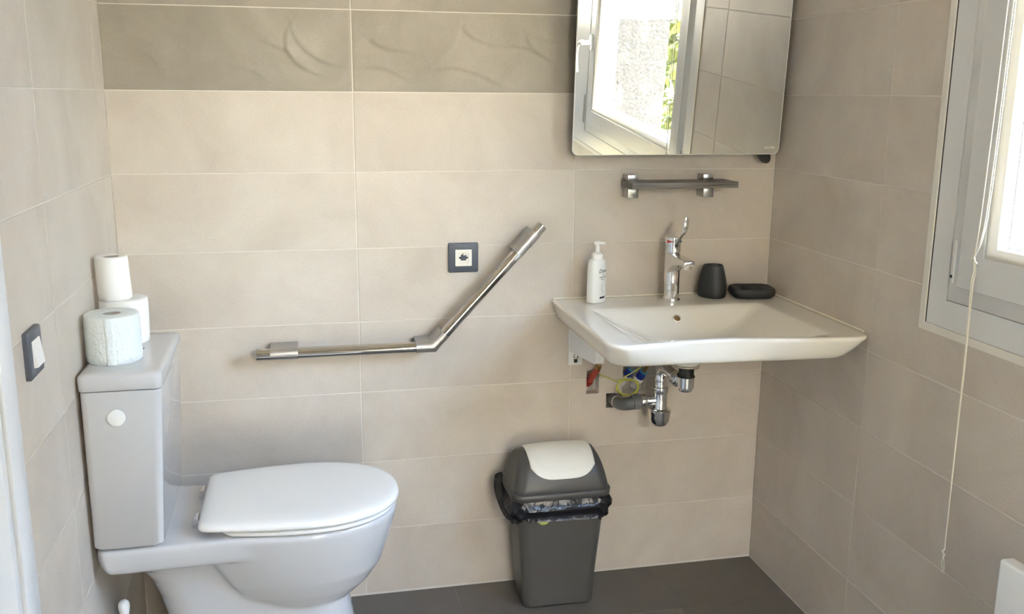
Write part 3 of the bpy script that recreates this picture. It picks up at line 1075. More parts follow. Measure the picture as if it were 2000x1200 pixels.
R.append(basin_ring(X0 + 0.014, X1 - 0.027, Yb, 0.0045, 0.004, 0.05, 0.799, follow=0.65, lift=0.012))
R.append(basin_ring(X0 + 0.007, X1 - 0.012, Yb, 0.002, 0.004, 0.048, 0.820, follow=0.9, lift=0.004))
R.append(basin_ring(X0 + 0.002, X1 - 0.002, Yb, 0.0005, 0.005, 0.046, 0.832))
R.append(basin_ring(X0, X1, Yb, 0.0, 0.006, 0.045, 0.8375))
R.append(basin_ring(X0 + 0.0012, X1 - 0.0012, Yb - 0.0005, 0.0014, 0.006, 0.044, 0.8410))
R.append(basin_ring(X0 + 0.004, X1 - 0.004, Yb - 0.001, 0.004, 0.006, 0.042, ST - 0.0006))
R.append(basin_ring(X0 + 0.009, X1 - 0.008, Yb - 0.002, 0.008, 0.006, 0.040, ST))
IX0, IX1, IYB = 0.602, 1.079, -0.150
R.append(basin_ring(IX0 - 0.012, IX1 + 0.012, IYB + 0.012, 0.016, 0.022, 0.032, ST - 0.0004))
R.append(basin_ring(IX0 - 0.003, IX1 + 0.003, IYB + 0.003, 0.022, 0.020, 0.030, ST - 0.0012))
R.append(basin_ring(IX0 + 0.002, IX1 - 0.002, IYB - 0.002, 0.026, 0.020, 0.03, ST - 0.0040))
for dx_, db_, df_, dz in ((0.006, 0.006, 0.006, 0.0070), (0.018, 0.014, 0.014, 0.0150), (0.036, 0.0235, 0.026, 0.0250), (0.060, 0.036, 0.045, 0.0385), (0.090, 0.050, 0.070, 0.0525), (0.120, 0.066, 0.098, 0.0635), (0.150, 0.084, 0.128, 0.0705), (0.176, 0.104, 0.155, 0.0745)):
    R.append(basin_ring(IX0 + 0.002 + dx_, IX1 - 0.002 - dx_, IYB - 0.002 - db_, 0.028 + df_, 0.020 + 0.06 * dx_, 0.028 + 0.1 * dx_, ST - dz, follow=max(0.0, 0.8 - 5 * dx_)))
last = R[-1]
fx, fy_ = 0.853, -0.285
for sc_, dz in ((0.72, 0.0775), (0.42, 0.0795), (0.18, 0.0805), (0.07, 0.081)):
    R.append([Vector((fx + (p.x - fx) * sc_, fy_ + (p.y - fy_) * sc_, ST - dz)) for p in last])
loft(bm, R)
ceramic = build('basin', bm, M['basin'], sink, angle=180)
ss = ceramic.modifiers.new('smooth', 'SUBSURF')
ss.levels = 1
ss.render_levels = 1
bm = BM()                                   # overflow opening in the back slope of the bowl
o0 = Vector((0.8285, -0.1795, 0.8155))
dn = Vector((0, -0.73, 0.68))
lathe_axis(bm, [(0.0115, -0.004), (0.0115, 0.0036), (0.0100, 0.0046), (0.0088, 0.0030), (0.0088, -0.002)], o0, dn, 28)
ovr = build('overflow_ring', bm, M['basin'], sink)
bm = BM()
lathe_axis(bm, [(0.0086, 0.0), (0.0086, 0.0012)], o0, dn, 24)
build('overflow_hole', bm, M['brass'], ovr, label='dark overflow opening')
bm = BM()
lathe(bm, [(0.031, 0.7580), (0.031, 0.7665), (0.027, 0.7690), (0.010, 0.7697), (0.002, 0.7697)], fx, fy_, 28)
build('waste_cover', bm, M['chrome'], sink)
bm = BM()                                   # silicone joints at the two walls
tube(bm, [(X0 + 0.006, -0.0008, ST + 0.0002), (X1, -0.0008, ST + 0.0002)], 0.0030, 8)
tube(bm, [(XR - 0.0008, -0.003, ST - 0.0002), (XR - 0.0008, -0.505, ST - 0.0002)], 0.0028, 8)
build('silicone_joint', bm, M['cord'], sink)

# white steel bracket carrying the basin
wb = thing('basin_bracket', 'white steel bracket bolted to the wall under the left end of the washbasin', 'bracket', (0.590, 0.0, 0.72))
bm = BM()
box(bm, 0.581, 0.6215, -0.0042, -0.0002, 0.650, 0.770, 0.0008)
build('wall_plate', bm, M['heater'], wb)
bm = BM()
prof = [(-0.004, 0.7795), (-0.247, 0.7795), (-0.247, 0.7215), (-0.239, 0.7185), (-0.012, 0.6915), (-0.004, 0.6905)]
loft(bm, [[Vector((x, y, z)) for y, z in prof] for x in (0.583, 0.5865)])
box(bm, 0.5865, 0.606, -0.247, -0.2435, 0.7215, 0.7790)
build('arm', bm, M['heater'], wb)
bm = BM()
lathe_axis(bm, [(0.0085, 0), (0.0085, 0.002), (0.0075, 0.003)], (0.602, -0.0043, 0.6755), (0, -1, 0), 20)
lathe_axis(bm, [(0.0060, 0.0), (0.0060, 0.0075), (0.004, 0.0085)], (0.602, -0.0060, 0.6765), (0, -1, 0), 6)
build('bolt', bm, M['steel'], wb)
bm = BM()
rings = [[Vector((0.602 + p.x, y, 0.668 + p.y)) for p in rrect(0, 0, 0.0055, 0.012, 0.005, 0, 5)] for y in (-0.0043, -0.0046)]
loft(bm, rings)
build('keyhole_slot', bm, M['dark_fill'], wb)

# ------------------------------------------------------------------ tap
tap = thing('mixer_tap', 'chrome single-lever mixer tap on the back rim of the washbasin', 'tap', (0.8535, -0.070, ST))
TX, TYY = 0.8535, -0.070
bm = BM()
lathe(bm, [(0.0245, ST + 0.0003), (0.0245, ST + 0.003), (0.0225, ST + 0.006), (0.0213, ST + 0.006), (0.0213, 0.8725), (0.0206, 0.8732), (0.0213, 0.8740), (0.0213, 0.972), (0.0203, 0.9755), (0.019, 0.9765)], TX, TYY, 48)
build('body', bm, M['chrome'], tap)
bm = BM()
rings = []
for y, z0, z1, hx in ((-0.066, 0.920, 0.9755, 0.0195), (-0.085, 0.922, 0.9755, 0.0195), (-0.100, 0.935, 0.9750, 0.0190), (-0.125, 0.9470, 0.9740, 0.0182), (-0.155, 0.9530, 0.9725, 0.0174), (-0.182, 0.9555, 0.9710, 0.0168), (-0.1875, 0.9565, 0.9702, 0.0160), (-0.1895, 0.9590, 0.9680, 0.0140)):
    rings.append([Vector((TX + p.x, y, (z0 + z1) / 2 + p.y)) for p in rrect(0, 0, hx, (z1 - z0) / 2, 0.006, 0, 5)])
loft(bm, rings)
spout = build('spout', bm, M['chrome'], tap, angle=50)
bm = BM()
lathe(bm, [(0.0110, 0.9565), (0.0110, 0.9485), (0.0100, 0.9465), (0.004, 0.9465)], TX, -0.174, 24)
build('aerator', bm, M['chrome'], spout)
bm = BM()
lathe(bm, [(0.0180, 0.9767), (0.0180, 0.9795), (0.0218, 0.9805), (0.0221, 0.9820), (0.0221, 1.0150), (0.0212, 1.0185), (0.019, 1.0195), (0.006, 1.0200)], TX, TYY, 48)
cap = build('cartridge_cap', bm, M['chrome'], tap)
bm = BM()
lathe_axis(bm, [(0.0055, 0), (0.0055, 0.0010), (0.0030, 0.0012)], (TX, TYY - 0.0218, 0.9985), (0, -1, 0), 20)
build('set_screw', bm, M['dark_fill'], cap)
for s, mk in ((-1, 'red'), (1, 'blue')):
    bm = BM()
    rings = []
    for q in range(7):
        a = radians(-90 + s * (18 + 52 * q / 6))
        hw = 0.0004 + 0.0040 * q / 6
        rr = 0.0224
        rings.append([Vector((TX + rr * cos(a), TYY + rr * sin(a), 1.0085 + e * hw)) for e in (-1, 1)])
    vv = [[bm.verts.new(p) for p in r] for r in rings]
    for a, b in zip(vv[:-1], vv[1:]):
        bm.faces.new((a[0], a[1], b[1], b[0]))
    build('hot_mark' if mk == 'red' else 'cold_mark', bm, M[mk], cap, label='red hot-water wedge' if mk == 'red' else 'blue cold-water wedge')
bm = BM()
path = smooth_path([(TX, TYY - 0.016, 0.999), (TX, TYY - 0.030, 1.010), (TX + 0.001, TYY - 0.052, 1.029), (TX + 0.002, TYY - 0.068, 1.041), (TX + 0.003, TYY - 0.0745, 1.055), (TX + 0.003, TYY - 0.0755, 1.070), (TX + 0.003, TYY - 0.0750, 1.082)], 5)
n = len(path)
rings = []
for i, pnt in enumerate(path):
    t = i / (n - 1)
    d = (path[min(i + 1, n - 1)] - path[max(i - 1, 0)]).normalized()
    s = Vector((1, 0, 0))
    nn = s.cross(d).normalized()
    hw = 0.0045 + 0.0028 * min(1, t * 1.5)
    th = 0.0042 - 0.0012 * t
    if t > 0.86:
        hw *= sqrt(max(0.05, 1 - ((t - 0.86) / 0.15) ** 2))
    rings.append([pnt + s * (hw * cos(2 * pi * k / 18)) + nn * (th * sin(2 * pi * k / 18)) for k in range(18)])
loft(bm, rings)
build('lever', bm, M['chrome'], tap, angle=60)

# ------------------------------------------------------------------ soap bottle
sb = thing('soap_bottle', 'white pump bottle of liquid soap at the left end of the washbasin', 'soap bottle', (0.6385, -0.0640, ST))
SBX, SBY = 0.6385, -0.0640
FA = radians(-52)                            # the way the label faces
bm = BM()
rings = []
zb = ST + 0.0004
prof = [(0.0, 0.84, 0.84), (0.0012, 0.93, 0.92), (0.004, 0.985, 0.98), (0.012, 1, 1), (0.060, 1.0, 1.0), (0.090, 0.99, 0.99), (0.102, 0.965, 0.965), (0.110, 0.91, 0.92), (0.116, 0.81, 0.86), (0.1195, 0.68, 0.78), (0.1210, 0.58, 0.70)]
for dz, kx, ky in prof:
    ring = []
    for k in range(48):
        a = 2 * pi * k / 48
        ca, sa = cos(a), sin(a)
        e = 2.5
        u = 0.0310 * kx * math.copysign(abs(ca) ** (2 / e), ca)
        v = 0.0200 * ky * math.copysign(abs(sa) ** (2 / e), sa)
        # v axis faces FA
        x = SBX + u * cos(FA + pi / 2) + v * cos(FA)
        y = SBY + u * sin(FA + pi / 2) + v * sin(FA)
        ring.append(Vector((x, y, zb + dz)))
    rings.append(ring)
loft(bm, rings)
bot = build('bottle', bm, M['bottle'], sb, angle=60)
bm = BM()
lathe(bm, [(0.0158, zb + 0.1205), (0.0165, zb + 0.122), (0.0165, zb + 0.1335), (0.0155, zb + 0.1350), (0.0105, zb + 0.1355), (0.0100, zb + 0.1375), (0.0060, zb + 0.1385), (0.0060, zb + 0.158)], SBX, SBY, 32)
build('collar', bm, M['white'], sb)
bm = BM()
hz = zb + 0.158
lathe(bm, [(0.0075, hz), (0.0090, hz + 0.002), (0.0090, hz + 0.0085), (0.0070, hz + 0.0100), (0.002, hz + 0.0102)], SBX, SBY, 24)
dirn = Vector((cos(FA + 0.2), sin(FA + 0.2), 0))
perp = Vector((-dirn.y, dirn.x, 0))
rings = []
for t, hw, z0, z1 in ((-0.006, 0.0078, 0.001, 0.0098), (0.010, 0.0070, 0.0015, 0.0098), (0.019, 0.0058, 0.0020, 0.0092), (0.0225, 0.0045, 0.0025, 0.0080)):
    c0 = Vector((SBX, SBY, hz)) + dirn * t
    rings.append([c0 + perp * p.x + Vector((0, 0, (z0 + z1) / 2 + p.y)) for p in rrect(0, 0, hw, (z1 - z0) / 2, 0.003, 0, 4)])
loft(bm, rings)
build('pump_head', bm, M['white'], sb, angle=50)

def on_bottle(bm, zc, off=0.00025):
    """wraps flat lettering (x right, y up) round the label side of the bottle"""
    for v in bm.verts:
        u, h = -v.co.x, v.co.y
        e = 2.5
        r = max(0.0, 1 - (abs(u) / 0.0310) ** e) ** (1 / e) * 0.0200 + off
        # +u runs along FA + 90 degrees; seen from outside the text must read left to right
        x = SBX - u * cos(FA + pi / 2) + r * cos(FA)
        y = SBY - u * sin(FA + pi / 2) + r * sin(FA)
        v.co = Vector((x, y, zc + h))
    bmesh.ops.recalc_face_normals(bm, faces=bm.faces)

def print_on_bottle(name, text, size, zc, material, shear=0.0, bold=0.0):
    tb_ = text_bm(text, size, shear, bold)
    bmesh.ops.subdivide_edges(tb_, edges=[e for e in tb_.edges if e.calc_length() > size * 0.15], cuts=2)
    on_bottle(tb_, zc)
    build(name, tb_, material, bot)
print_on_bottle('brand_lettering', 'Dove', 0.0150, zb + 0.0885, M['ink'], 0.25, 0.0001)
print_on_bottle('label_lettering', 'CREAM WASH', 0.0044, zb + 0.0715, M['ink'], 0, 0.00012)
print_on_bottle('label_lettering', 'FINE SILK', 0.0038, zb + 0.0655, M['ink'], 0, 0.00006)
print_on_bottle('label_lettering', 'SOAP', 0.0028, zb + 0.0610, M['ink_grey'])
bm = BM()                                   # little gold bird-like leaf mark, swoosh and dark band
vs = [bm.verts.new(p) for p in ((-0.0028, -0.0010, 0), (0.0002, -0.0022, 0), (0.0030, 0.0006, 0), (0.0012, 0.0010, 0), (0.0006, 0.0026, 0), (-0.0010, 0.0004, 0))]
bm.faces.new(vs)
on_bottle(bm, zb + 0.0785)
build('gold_mark', bm, M['ink_gold'], bot)
bm = BM()
ra, rb2 = [], []
for q in range(15):
    a = radians(120 + 170 * q / 14)
    ra.append(bm.verts.new((0.004 + 0.0095 * cos(a), 0.0135 * sin(a), 0)))
    rb2.append(bm.verts.new((0.0046 + 0.0078 * cos(a), 0.0125 * sin(a), 0)))
for q in range(14):
    bm.faces.new((ra[q], ra[q + 1], rb2[q + 1], rb2[q]))
on_bottle(bm, zb + 0.0420)
build('swoosh_print', bm, M['ink_grey'], bot)
bm = BM()
pts = [(-0.0115 + 0.023 * q / 10) for q in range(11)]
lo = [bm.verts.new((x, -0.0026, 0)) for x in pts]
hi = [bm.verts.new((x, 0.0026, 0)) for x in pts]
for q in range(10):
    bm.faces.new((lo[q], lo[q + 1], hi[q + 1], hi[q]))
on_bottle(bm, zb + 0.0155)
build('dark_band', bm, M['ink'], bot)

# ------------------------------------------------------------------ tumbler and soap dish
cup = thing('tumbler', 'tall charcoal toothbrush tumbler between tap and soap dish', 'tumbler', (0.985, -0.052, ST))
bm = BM()
zb = ST + 0.0004
rings = []
def tri(r, z, rot=0.5, amt=0.06, cx_=0.985, cy_=-0.0520, tilt=0.0):
    out = []
    for k in range(48):
        a = 2 * pi * k / 48
        rr = r * (1 + amt * cos(3 * (a - rot)))
        out.append(Vector((cx_ + rr * cos(a), cy_ + rr * sin(a), z + tilt * rr * cos(a - 1.0))))
    return out
for dz, r in ((0.0, 0.0335), (0.0015, 0.0372), (0.006, 0.0398), (0.018, 0.0410), (0.034, 0.0402), (0.052, 0.0374), (0.070, 0.0332), (0.082, 0.0298), (0.088, 0.0278), (0.0905, 0.0262), (0.0908, 0.0246), (0.0895, 0.0234), (0.080, 0.0238), (0.010, 0.0290)):
    rings.append(tri(r, zb + dz))
loft(bm, rings)
build('cup', bm, M['charcoal'], cup, angle=180)
bm = BM()
lathe(bm, [(0.010, zb + 0.0105), (0.029, zb + 0.0105), (0.029, zb + 0.0112), (0.005, zb + 0.0112)], 0.985, -0.052, 24)
build('inner_base', bm, M['black'], cup)

dish = thing('soap_dish', 'low charcoal soap dish in the corner of the washbasin', 'soap dish', (1.094, -0.082, ST))
bm = BM()
ang = radians(-9)
def dring(hx, hy, r, z):
    return [Vector((1.094 + p.x * cos(ang) - p.y * sin(ang), -0.0725 + p.x * sin(ang) + p.y * cos(ang), z)) for p in rrect(0, 0, hx, hy, r, 0, 8)]
rings = [dring(0.044, 0.034, 0.026, zb), dring(0.054, 0.043, 0.030, zb + 0.002), dring(0.060, 0.048, 0.031, zb + 0.009), dring(0.0618, 0.0495, 0.031, zb + 0.016), dring(0.0605, 0.0485, 0.030, zb + 0.0240), dring(0.0580, 0.0460, 0.028, zb + 0.0275), dring(0.0550, 0.0430, 0.026, zb + 0.0288), dring(0.0520, 0.0400, 0.025, zb + 0.0280), dring(0.045, 0.033, 0.022, zb + 0.0240), dring(0.030, 0.020, 0.015, zb + 0.0222)]
loft(bm, rings)
build('dish', bm, M['charcoal'], dish, angle=60)
for k in range(5):
    bm = BM()
    u = -0.024 + 0.012 * k
    c0 = Vector((1.094 + u * cos(ang), -0.0725 + u * sin(ang), zb + 0.0235))
    dd = Vector((-sin(ang), cos(ang), 0))
    tube(bm, [c0 - dd * 0.022, c0 - dd * 0.018 + Vector((0, 0, 0.001)), c0 + dd * 0.018 + Vector((0, 0, 0.001)), c0 + dd * 0.022], 0.0018, 8)
    build('drain_rib', bm, M['charcoal'], dish)

# ------------------------------------------------------------------ shelf under the mirror
sh = thing('wall_shelf', 'small dark oak shelf held by two square steel clamps below the mirror', 'shelf', (0.87, 0.0, 1.16))
bm = BM()
box(bm, 0.7195, 1.0225, -0.100, -0.004, 1.1535, 1.1700, 0.0008)
build('board', bm, M['wood'], sh)
for x in (0.7255, 0.9440):
    bm = BM()
    box(bm, x, x + 0.0295, -0.050, -0.0003, 1.1245, 1.1534, 0.0010)
    box(bm, x, x + 0.0295, -0.044, -0.0003, 1.1701, 1.1865, 0.0010)
    box(bm, x + 0.003, x + 0.0265, -0.0038, -0.0003, 1.150, 1.174)
    build('clamp', bm, M['clamp'], sh, label='square satin steel clamp')

# ------------------------------------------------------------------ tilting mirror
mi_t = thing('tilting_mirror', 'rectangular mirror with rounded corners leaning forward above the washbasin', 'mirror', (0.86, 0.0, 1.24))
A = radians(3.8)
def mir(u, v, w):
    """u along the wall, v up the glass, w off the front of the glass"""
    return Vector((u, -0.0572 - v * sin(A) - w * cos(A), 1.2405 + v * cos(A) - w * sin(A)))
MU0, MU1, MH = 0.5640, 1.1560, 0.500
mc, mh = (MU0 + MU1) / 2, (MU1 - MU0) / 2
bm = BM()
rings = []
for w, d in ((-0.0048, 0.0016), (0.0, 0.0016)):
    rings.append([mir(mc + p.x, MH / 2 + p.y, w) for p in rrect(0, 0, mh - d, MH / 2 - d, 0.014, 0, 8)])
loft(bm, rings)
glass = build('mirror_glass', bm, M['mirror'], mi_t)
bm = BM()
rings = []
for w, d in ((-0.005, 0.0), (0.0, 0.0), (0.0006, 0.0005), (0.0006, 0.0014), (0.0, 0.0017), (-0.005, 0.0017)):
    rings.append([mir(mc + p.x, MH / 2 + p.y, w) for p in rrect(0, 0, mh - d, MH / 2 - d, 0.0155, 0, 8)])
loft(bm, rings + [rings[0]], cap0=False, cap1=False)
build('polished_edge', bm, M['mirror_edge'], mi_t, label='bright polished glass edge')
bm = BM()
rings = []
for w, d in ((-0.012, 0.02), (-0.0051, 0.02)):
    rings.append([mir(mc + p.x, MH / 2 + p.y, w) for p in rrect(0, 0, mh - d, MH / 2 - d, 0.01, 0, 3)])
loft(bm, rings)
for u in (mc - 0.2, mc + 0.2):
    box(bm, u - 0.02, u + 0.02, -0.066, -0.0003, 1.48, 1.52)
build('back_frame', bm, M['black'], mi_t)
bm = BM()
prof = [(1.1020, 1.2600), (1.1020, 1.2440), (1.1065, 1.2320), (1.1130, 1.2220), (1.1200, 1.2165), (1.1280, 1.2150), (1.1345, 1.2170), (1.1385, 1.2230), (1.1395, 1.2310), (1.1375, 1.2400), (1.1370, 1.2600)]
loft(bm, [[Vector((x, y, z)) for x, z in prof] for y in (-0.0470, -0.0360)])
for f in list(bm.faces):
    pass
build('tilt_lever', bm, M['black'], mi_t, label='black tilt lever')
tb_ = text_bm('DELABIE', 0.0092, 0, 0.0001)
for v in tb_.verts:
    v.co = mir(1.1285 + v.co.x * 0.92, 0.0185 + v.co.y, 0.0002)
build('etched_lettering', tb_, M['etch'], glass)

# ------------------------------------------------------------------ waste pipes under the basin
DX, DY = 0.8545, -0.200
wt = thing('bottle_trap', 'chrome bottle trap and waste pipe hanging under the washbasin', 'trap', (0.822, -0.10, 0.60))
bm = BM()
lathe(bm, [(0.0350, 0.6912), (0.0350, 0.6905), (0.0335, 0.6890), (0.020, 0.6888)], DX, DY, 36)
build('flange_washer', bm, M['basin'], wt, label='white washer under the basin')
bm = BM()
lathe(bm, [(0.0330, 0.6887), (0.0330, 0.6870), (0.0205, 0.6860), (0.0205, 0.6625), (0.0235, 0.6615), (0.0235, 0.6585), (0.010, 0.6583)], DX, DY, 36)
build('black_nut', bm, M['black'], wt, label='black plastic nut')
bm = BM()
lathe(bm, [(0.0225, 0.6582), (0.0225, 0.6300), (0.0195, 0.6285), (0.0195, 0.6225), (0.0175, 0.6190), (0.011, 0.6165), (0.002, 0.616)], DX, DY, 36)
build('waste_cup', bm, M['chrome'], wt)
TPX, TPY = 0.8225, -0.100
bm = BM()
tube(bm, smooth_path([(TPX, TPY, 0.618), (TPX, TPY, 0.640), (TPX + 0.001, TPY - 0.004, 0.652), (TPX + 0.006, TPY - 0.017, 0.658), (TPX + 0.014, TPY - 0.045, 0.652), (TPX + 0.023, TPY - 0.072, 0.644), (DX - 0.002, DY + 0.012, 0.640)], 6), 0.0168, 24)
build('connecting_pipe', bm, M['chrome'], wt)
bm = BM()
d0 = Vector((0.27, -0.90, -0.20)).normalized()
lathe_axis(bm, [(0.0168, 0), (0.0215, 0.001), (0.0220, 0.003), (0.0220, 0.018), (0.0210, 0.020), (0.0168, 0.021)], (TPX + 0.0185, TPY - 0.058, 0.6465), d0, 28)
build('union_nut', bm, M['chrome'], wt)
bm = BM()
lathe(bm, [(0.0152, 0.640), (0.0185, 0.639), (0.0195, 0.637), (0.0195, 0.622), (0.0170, 0.620), (0.0155, 0.618)], TPX, TPY, 28)
build('union_nut', bm, M['chrome'], wt)
bm = BM()
lathe(bm, [(0.0150, 0.622), (0.0165, 0.620), (0.0165, 0.603), (0.0225, 0.602), (0.0230, 0.600), (0.0230, 0.5870), (0.0220, 0.5855), (0.012, 0.585)], TPX, TPY, 36)
build('top_nut', bm, M['chrome'], wt)
bm = BM()
lathe(bm, [(0.0200, 0.5845), (0.0200, 0.5450), (0.0215, 0.5410), (0.0300, 0.5385), (0.0325, 0.5365), (0.0325, 0.5290), (0.0315, 0.5260), (0.0310, 0.5180), (0.0295, 0.5060), (0.0255, 0.4950), (0.0190, 0.4885), (0.0100, 0.4855), (0.001, 0.4848)], TPX, TPY, 44)
build('trap_body', bm, M['chrome'], wt, angle=45)
bm = BM()
lathe_axis(bm, [(0.0150, 0), (0.0150, 0.028), (0.0190, 0.0285), (0.0195, 0.030), (0.0195, 0.0445), (0.0185, 0.046), (0.010, 0.0462)], (TPX - 0.012, TPY + 0.002, 0.5615), (-1, 0.06, 0), 32)
build('outlet_nut', bm, M['chrome'], wt)
gp = thing('drain_pipe', 'grey plastic drain pipe coming out of a hole in the wall', 'pipe', (0.74, -0.05, 0.55))
bm = BM()
tube(bm, smooth_path([(0.7205, 0.0318, 0.5365), (0.7205, 0.012, 0.5370), (0.7215, -0.020, 0.5395), (0.7225, -0.055, 0.5445), (0.7262, -0.076, 0.5495), (0.7350, -0.0915, 0.5550), (0.7500, -0.0960, 0.5600), (0.7640, -0.0965, 0.5615)], 6), 0.0185, 28)
build('pipe', bm, M['grey_pipe'], gp)
bm = BM()
lathe_axis(bm, [(0.0187, 0), (0.0215, 0.001), (0.0220, 0.004), (0.0220, 0.020), (0.0200, 0.022)], (0.7430, -0.0955, 0.5600), (1, -0.03, 0.08), 30)
build('collar', bm, M['grey_pipe'], gp)
bm = BM()
tube(bm, smooth_path([(0.7217, -0.028, 0.5403), (0.7222, -0.036, 0.5415)], 2), 0.0190, 28)
build('white_marking', bm, M['white'], gp, label='white ring marking')

# ------------------------------------------------------------------ water supply
rh = thing('supply_hose', 'red water hose with a brass nut rising from the narrow wall hole', 'water hose', (0.655, 0.0, 0.60))
bm = BM()
tube(bm, smooth_path([(0.650, 0.030, 0.580), (0.6515, 0.019, 0.593), (0.6540, 0.000, 0.612), (0.6600, -0.014, 0.630), (0.6630, -0.022, 0.643)], 6), [0.0092] * 24 + [0.0085], 18)
build('hose', bm, M['red_hose'], rh)
bm = BM()
lathe_axis(bm, [(0.0112, 0), (0.0122, 0.002), (0.0122, 0.010), (0.0112, 0.012)], (0.6505, 0.026, 0.586), (0.06, -0.62, 0.78), 18)
build('clip', bm, M['red'], rh)
bm = BM()
ax = Vector((0.10, -0.28, 0.95))
lathe_axis(bm, [(0.0095, 0), (0.0102, 0.001), (0.0102, 0.010), (0.0085, 0.011)], (0.6625, -0.0215, 0.641), ax, 6)
lathe_axis(bm, [(0.0075, 0.011), (0.0075, 0.022), (0.0090, 0.0225), (0.0090, 0.031), (0.006, 0.032)], (0.6625, -0.0215, 0.641), ax, 18)
build('brass_nut', bm, M['brass'], rh, label='worn brass nut')
bm = BM()
tube(bm, smooth_path([(0.6655, -0.031, 0.672), (0.672, -0.040, 0.690), (0.70, -0.05, 0.712), (0.735, -0.05, 0.745), (0.765, -0.05, 0.768)], 6), 0.0055, 12)
build('flexible_tail', bm, M['steel_brushed'], rh)

for nm, lb, x, z, flip in (('valve', 'blue-capped white stop valve in the wall hole, left of its twin', 0.757, 0.606, 1), ('valve', 'blue-capped white stop valve in the wall hole nearer the chrome trap', 0.794, 0.596, -1)):
    vt = thing('stop_valve', lb, 'valve', (x, 0.0, z), 'stop valves in the wall hole')
    ax = Vector((0.30, -0.50, 0.80)).normalized()
    o = Vector((x, 0.018, z - 0.012))
    bm = BM()
    lathe_axis(bm, [(0.0125, -0.02), (0.0125, 0.004), (0.0150, 0.006), (0.0150, 0.014), (0.0110, 0.016)], o, ax, 20)
    build('valve_body', bm, M['white'], vt)
    bm = BM()
    pts = []
    rings = []
    for t, r in ((0.0162, 0.0100), (0.0175, 0.0120), (0.030, 0.0125), (0.038, 0.0115), (0.040, 0.0090)):
        q = Vector((0, 0, 1)).rotation_difference(ax)
        rings.append([o + q @ Vector(((r * (1 + 0.06 * cos(8 * a))) * cos(a), (r * (1 + 0.06 * cos(8 * a))) * sin(a), t)) for a in [2 * pi * k / 40 for k in range(40)]])
    loft(bm, rings)
    build('cap', bm, M['blue'], vt, label='blue cap')
    bm = BM()
    lathe_axis(bm, [(0.0110, 0.0402), (0.0115, 0.042), (0.0095, 0.043)], o, ax, 20)
    build('ring', bm, M['sky_blue'], vt)
    bm = BM()
    e = o + ax * 0.042
    tube(bm, smooth_path([e, e + ax * 0.02, (x + 0.022, -0.05, z + 0.08), (x + 0.026, -0.052, z + 0.12), (x + 0.028, -0.05, 0.765)], 6), 0.0055, 12)
    build('flexible_tail', bm, M['brass' if flip < 0 else 'steel_brushed'], vt)

bm = BM()                                   # earth wire: from hole to hole with a coil hanging between
pts = [(0.672, 0.010, 0.6185), (0.678, -0.008, 0.6160), (0.700, -0.016, 0.6085), (0.722, -0.022, 0.5990)]
cxw, czw = 0.7500, 0.5840
for k in range(30):
    a = radians(128 + k * 34)
    rr = 0.0330 - 0.0070 * abs(sin(k * 0.55))
    pts.append((cxw + rr * 1.05 * cos(a), -0.028 - 0.004 * sin(k * 1.3) - 0.0002 * k, czw + rr * 0.88 * sin(a)))
pts += [(0.735, -0.036, 0.611), (0.760, -0.038, 0.628), (0.786, -0.040, 0.645), (0.80, -0.045, 0.68), (0.81, -0.05, 0.74)]
tube(bm, smooth_path(pts, 5), 0.0017, 8)
tag(build('earth_wire', bm, M['wire'], loc=(0.75, 0.0, 0.58)), 'coil of thin yellow-green wire hanging below the washbasin', 'wire')

# ------------------------------------------------------------------ swing-top bin
bn = thing('swing_bin', 'dark grey swing-top bin with a cream flap on the floor below the washbasin', 'bin', (0.52, -0.10, 0.0))
bm = BM()
rings = []
BXC, BYC = 0.519, -0.104
for z, hx, hy, r in ((0.0006, 0.094, 0.060, 0.022), (0.003, 0.0985, 0.0640, 0.024), (0.010, 0.1005, 0.0655, 0.025), (0.014, 0.1000, 0.0650, 0.025), (0.12, 0.1085, 0.071, 0.026), (0.24, 0.1190, 0.0785, 0.028), (0.327, 0.1255, 0.0838, 0.030), (0.329, 0.1225, 0.080, 0.028), (0.30, 0.121, 0.079, 0.028), (0.02, 0.098, 0.062, 0.022)):
    rings.append(rrect(BXC + 0.002, BYC, hx, hy, r, z, 7))
loft(bm, rings)
bk = build('bucket', bm, M['bin'], bn, angle=50)
bm = BM()                                   # lime sticker on the front of the bucket
pts = []
for k in range(18):
    a = 2 * pi * k / 18
    pts.append(Vector((0.468 + 0.0135 * cos(a), -0.1880 - 0.0001 * k / 18, 0.2675 + 0.0085 * sin(a))))
loft(bm, [pts, [p + Vector((0, -0.0008, 0)) for p in pts]])
build('sticker', bm, M['lime'], bk, label='lime green oval sticker')
bm = BM()
LZ = 0.3310
def dome_y(t):
    """half depth of the lid at height fraction t"""
    return 0.0945 * max(0.0, 1 - t ** 2.15) ** 0.5
rings = []
for z, o in ((LZ, 0.0), (LZ + 0.001, 0.0015), (LZ + 0.017, 0.0025), (LZ + 0.019, 0.001), (LZ + 0.0200, -0.0022)):
    rings.append(rrect(BXC, BYC, 0.1375 + o, 0.0950 + o, 0.034, z, 8))
HZ = 0.0985
for k in range(1, 25):
    t = sin(pi / 2 * k / 24.5)
    hy = dome_y(t)
    hx = 0.1350 - 0.0235 * t - 0.010 * t ** 6
    if k > 21:
        hx -= 0.003 * (k - 21) ** 1.3
    rings.append(rrect(BXC, BYC, hx, hy, max(0.002, min(0.034 - 0.004 * t, hy * 0.98)), LZ + 0.020 + HZ * t, 8))
loft(bm, rings)
ld = build('lid', bm, M['bin'], bn, angle=60)
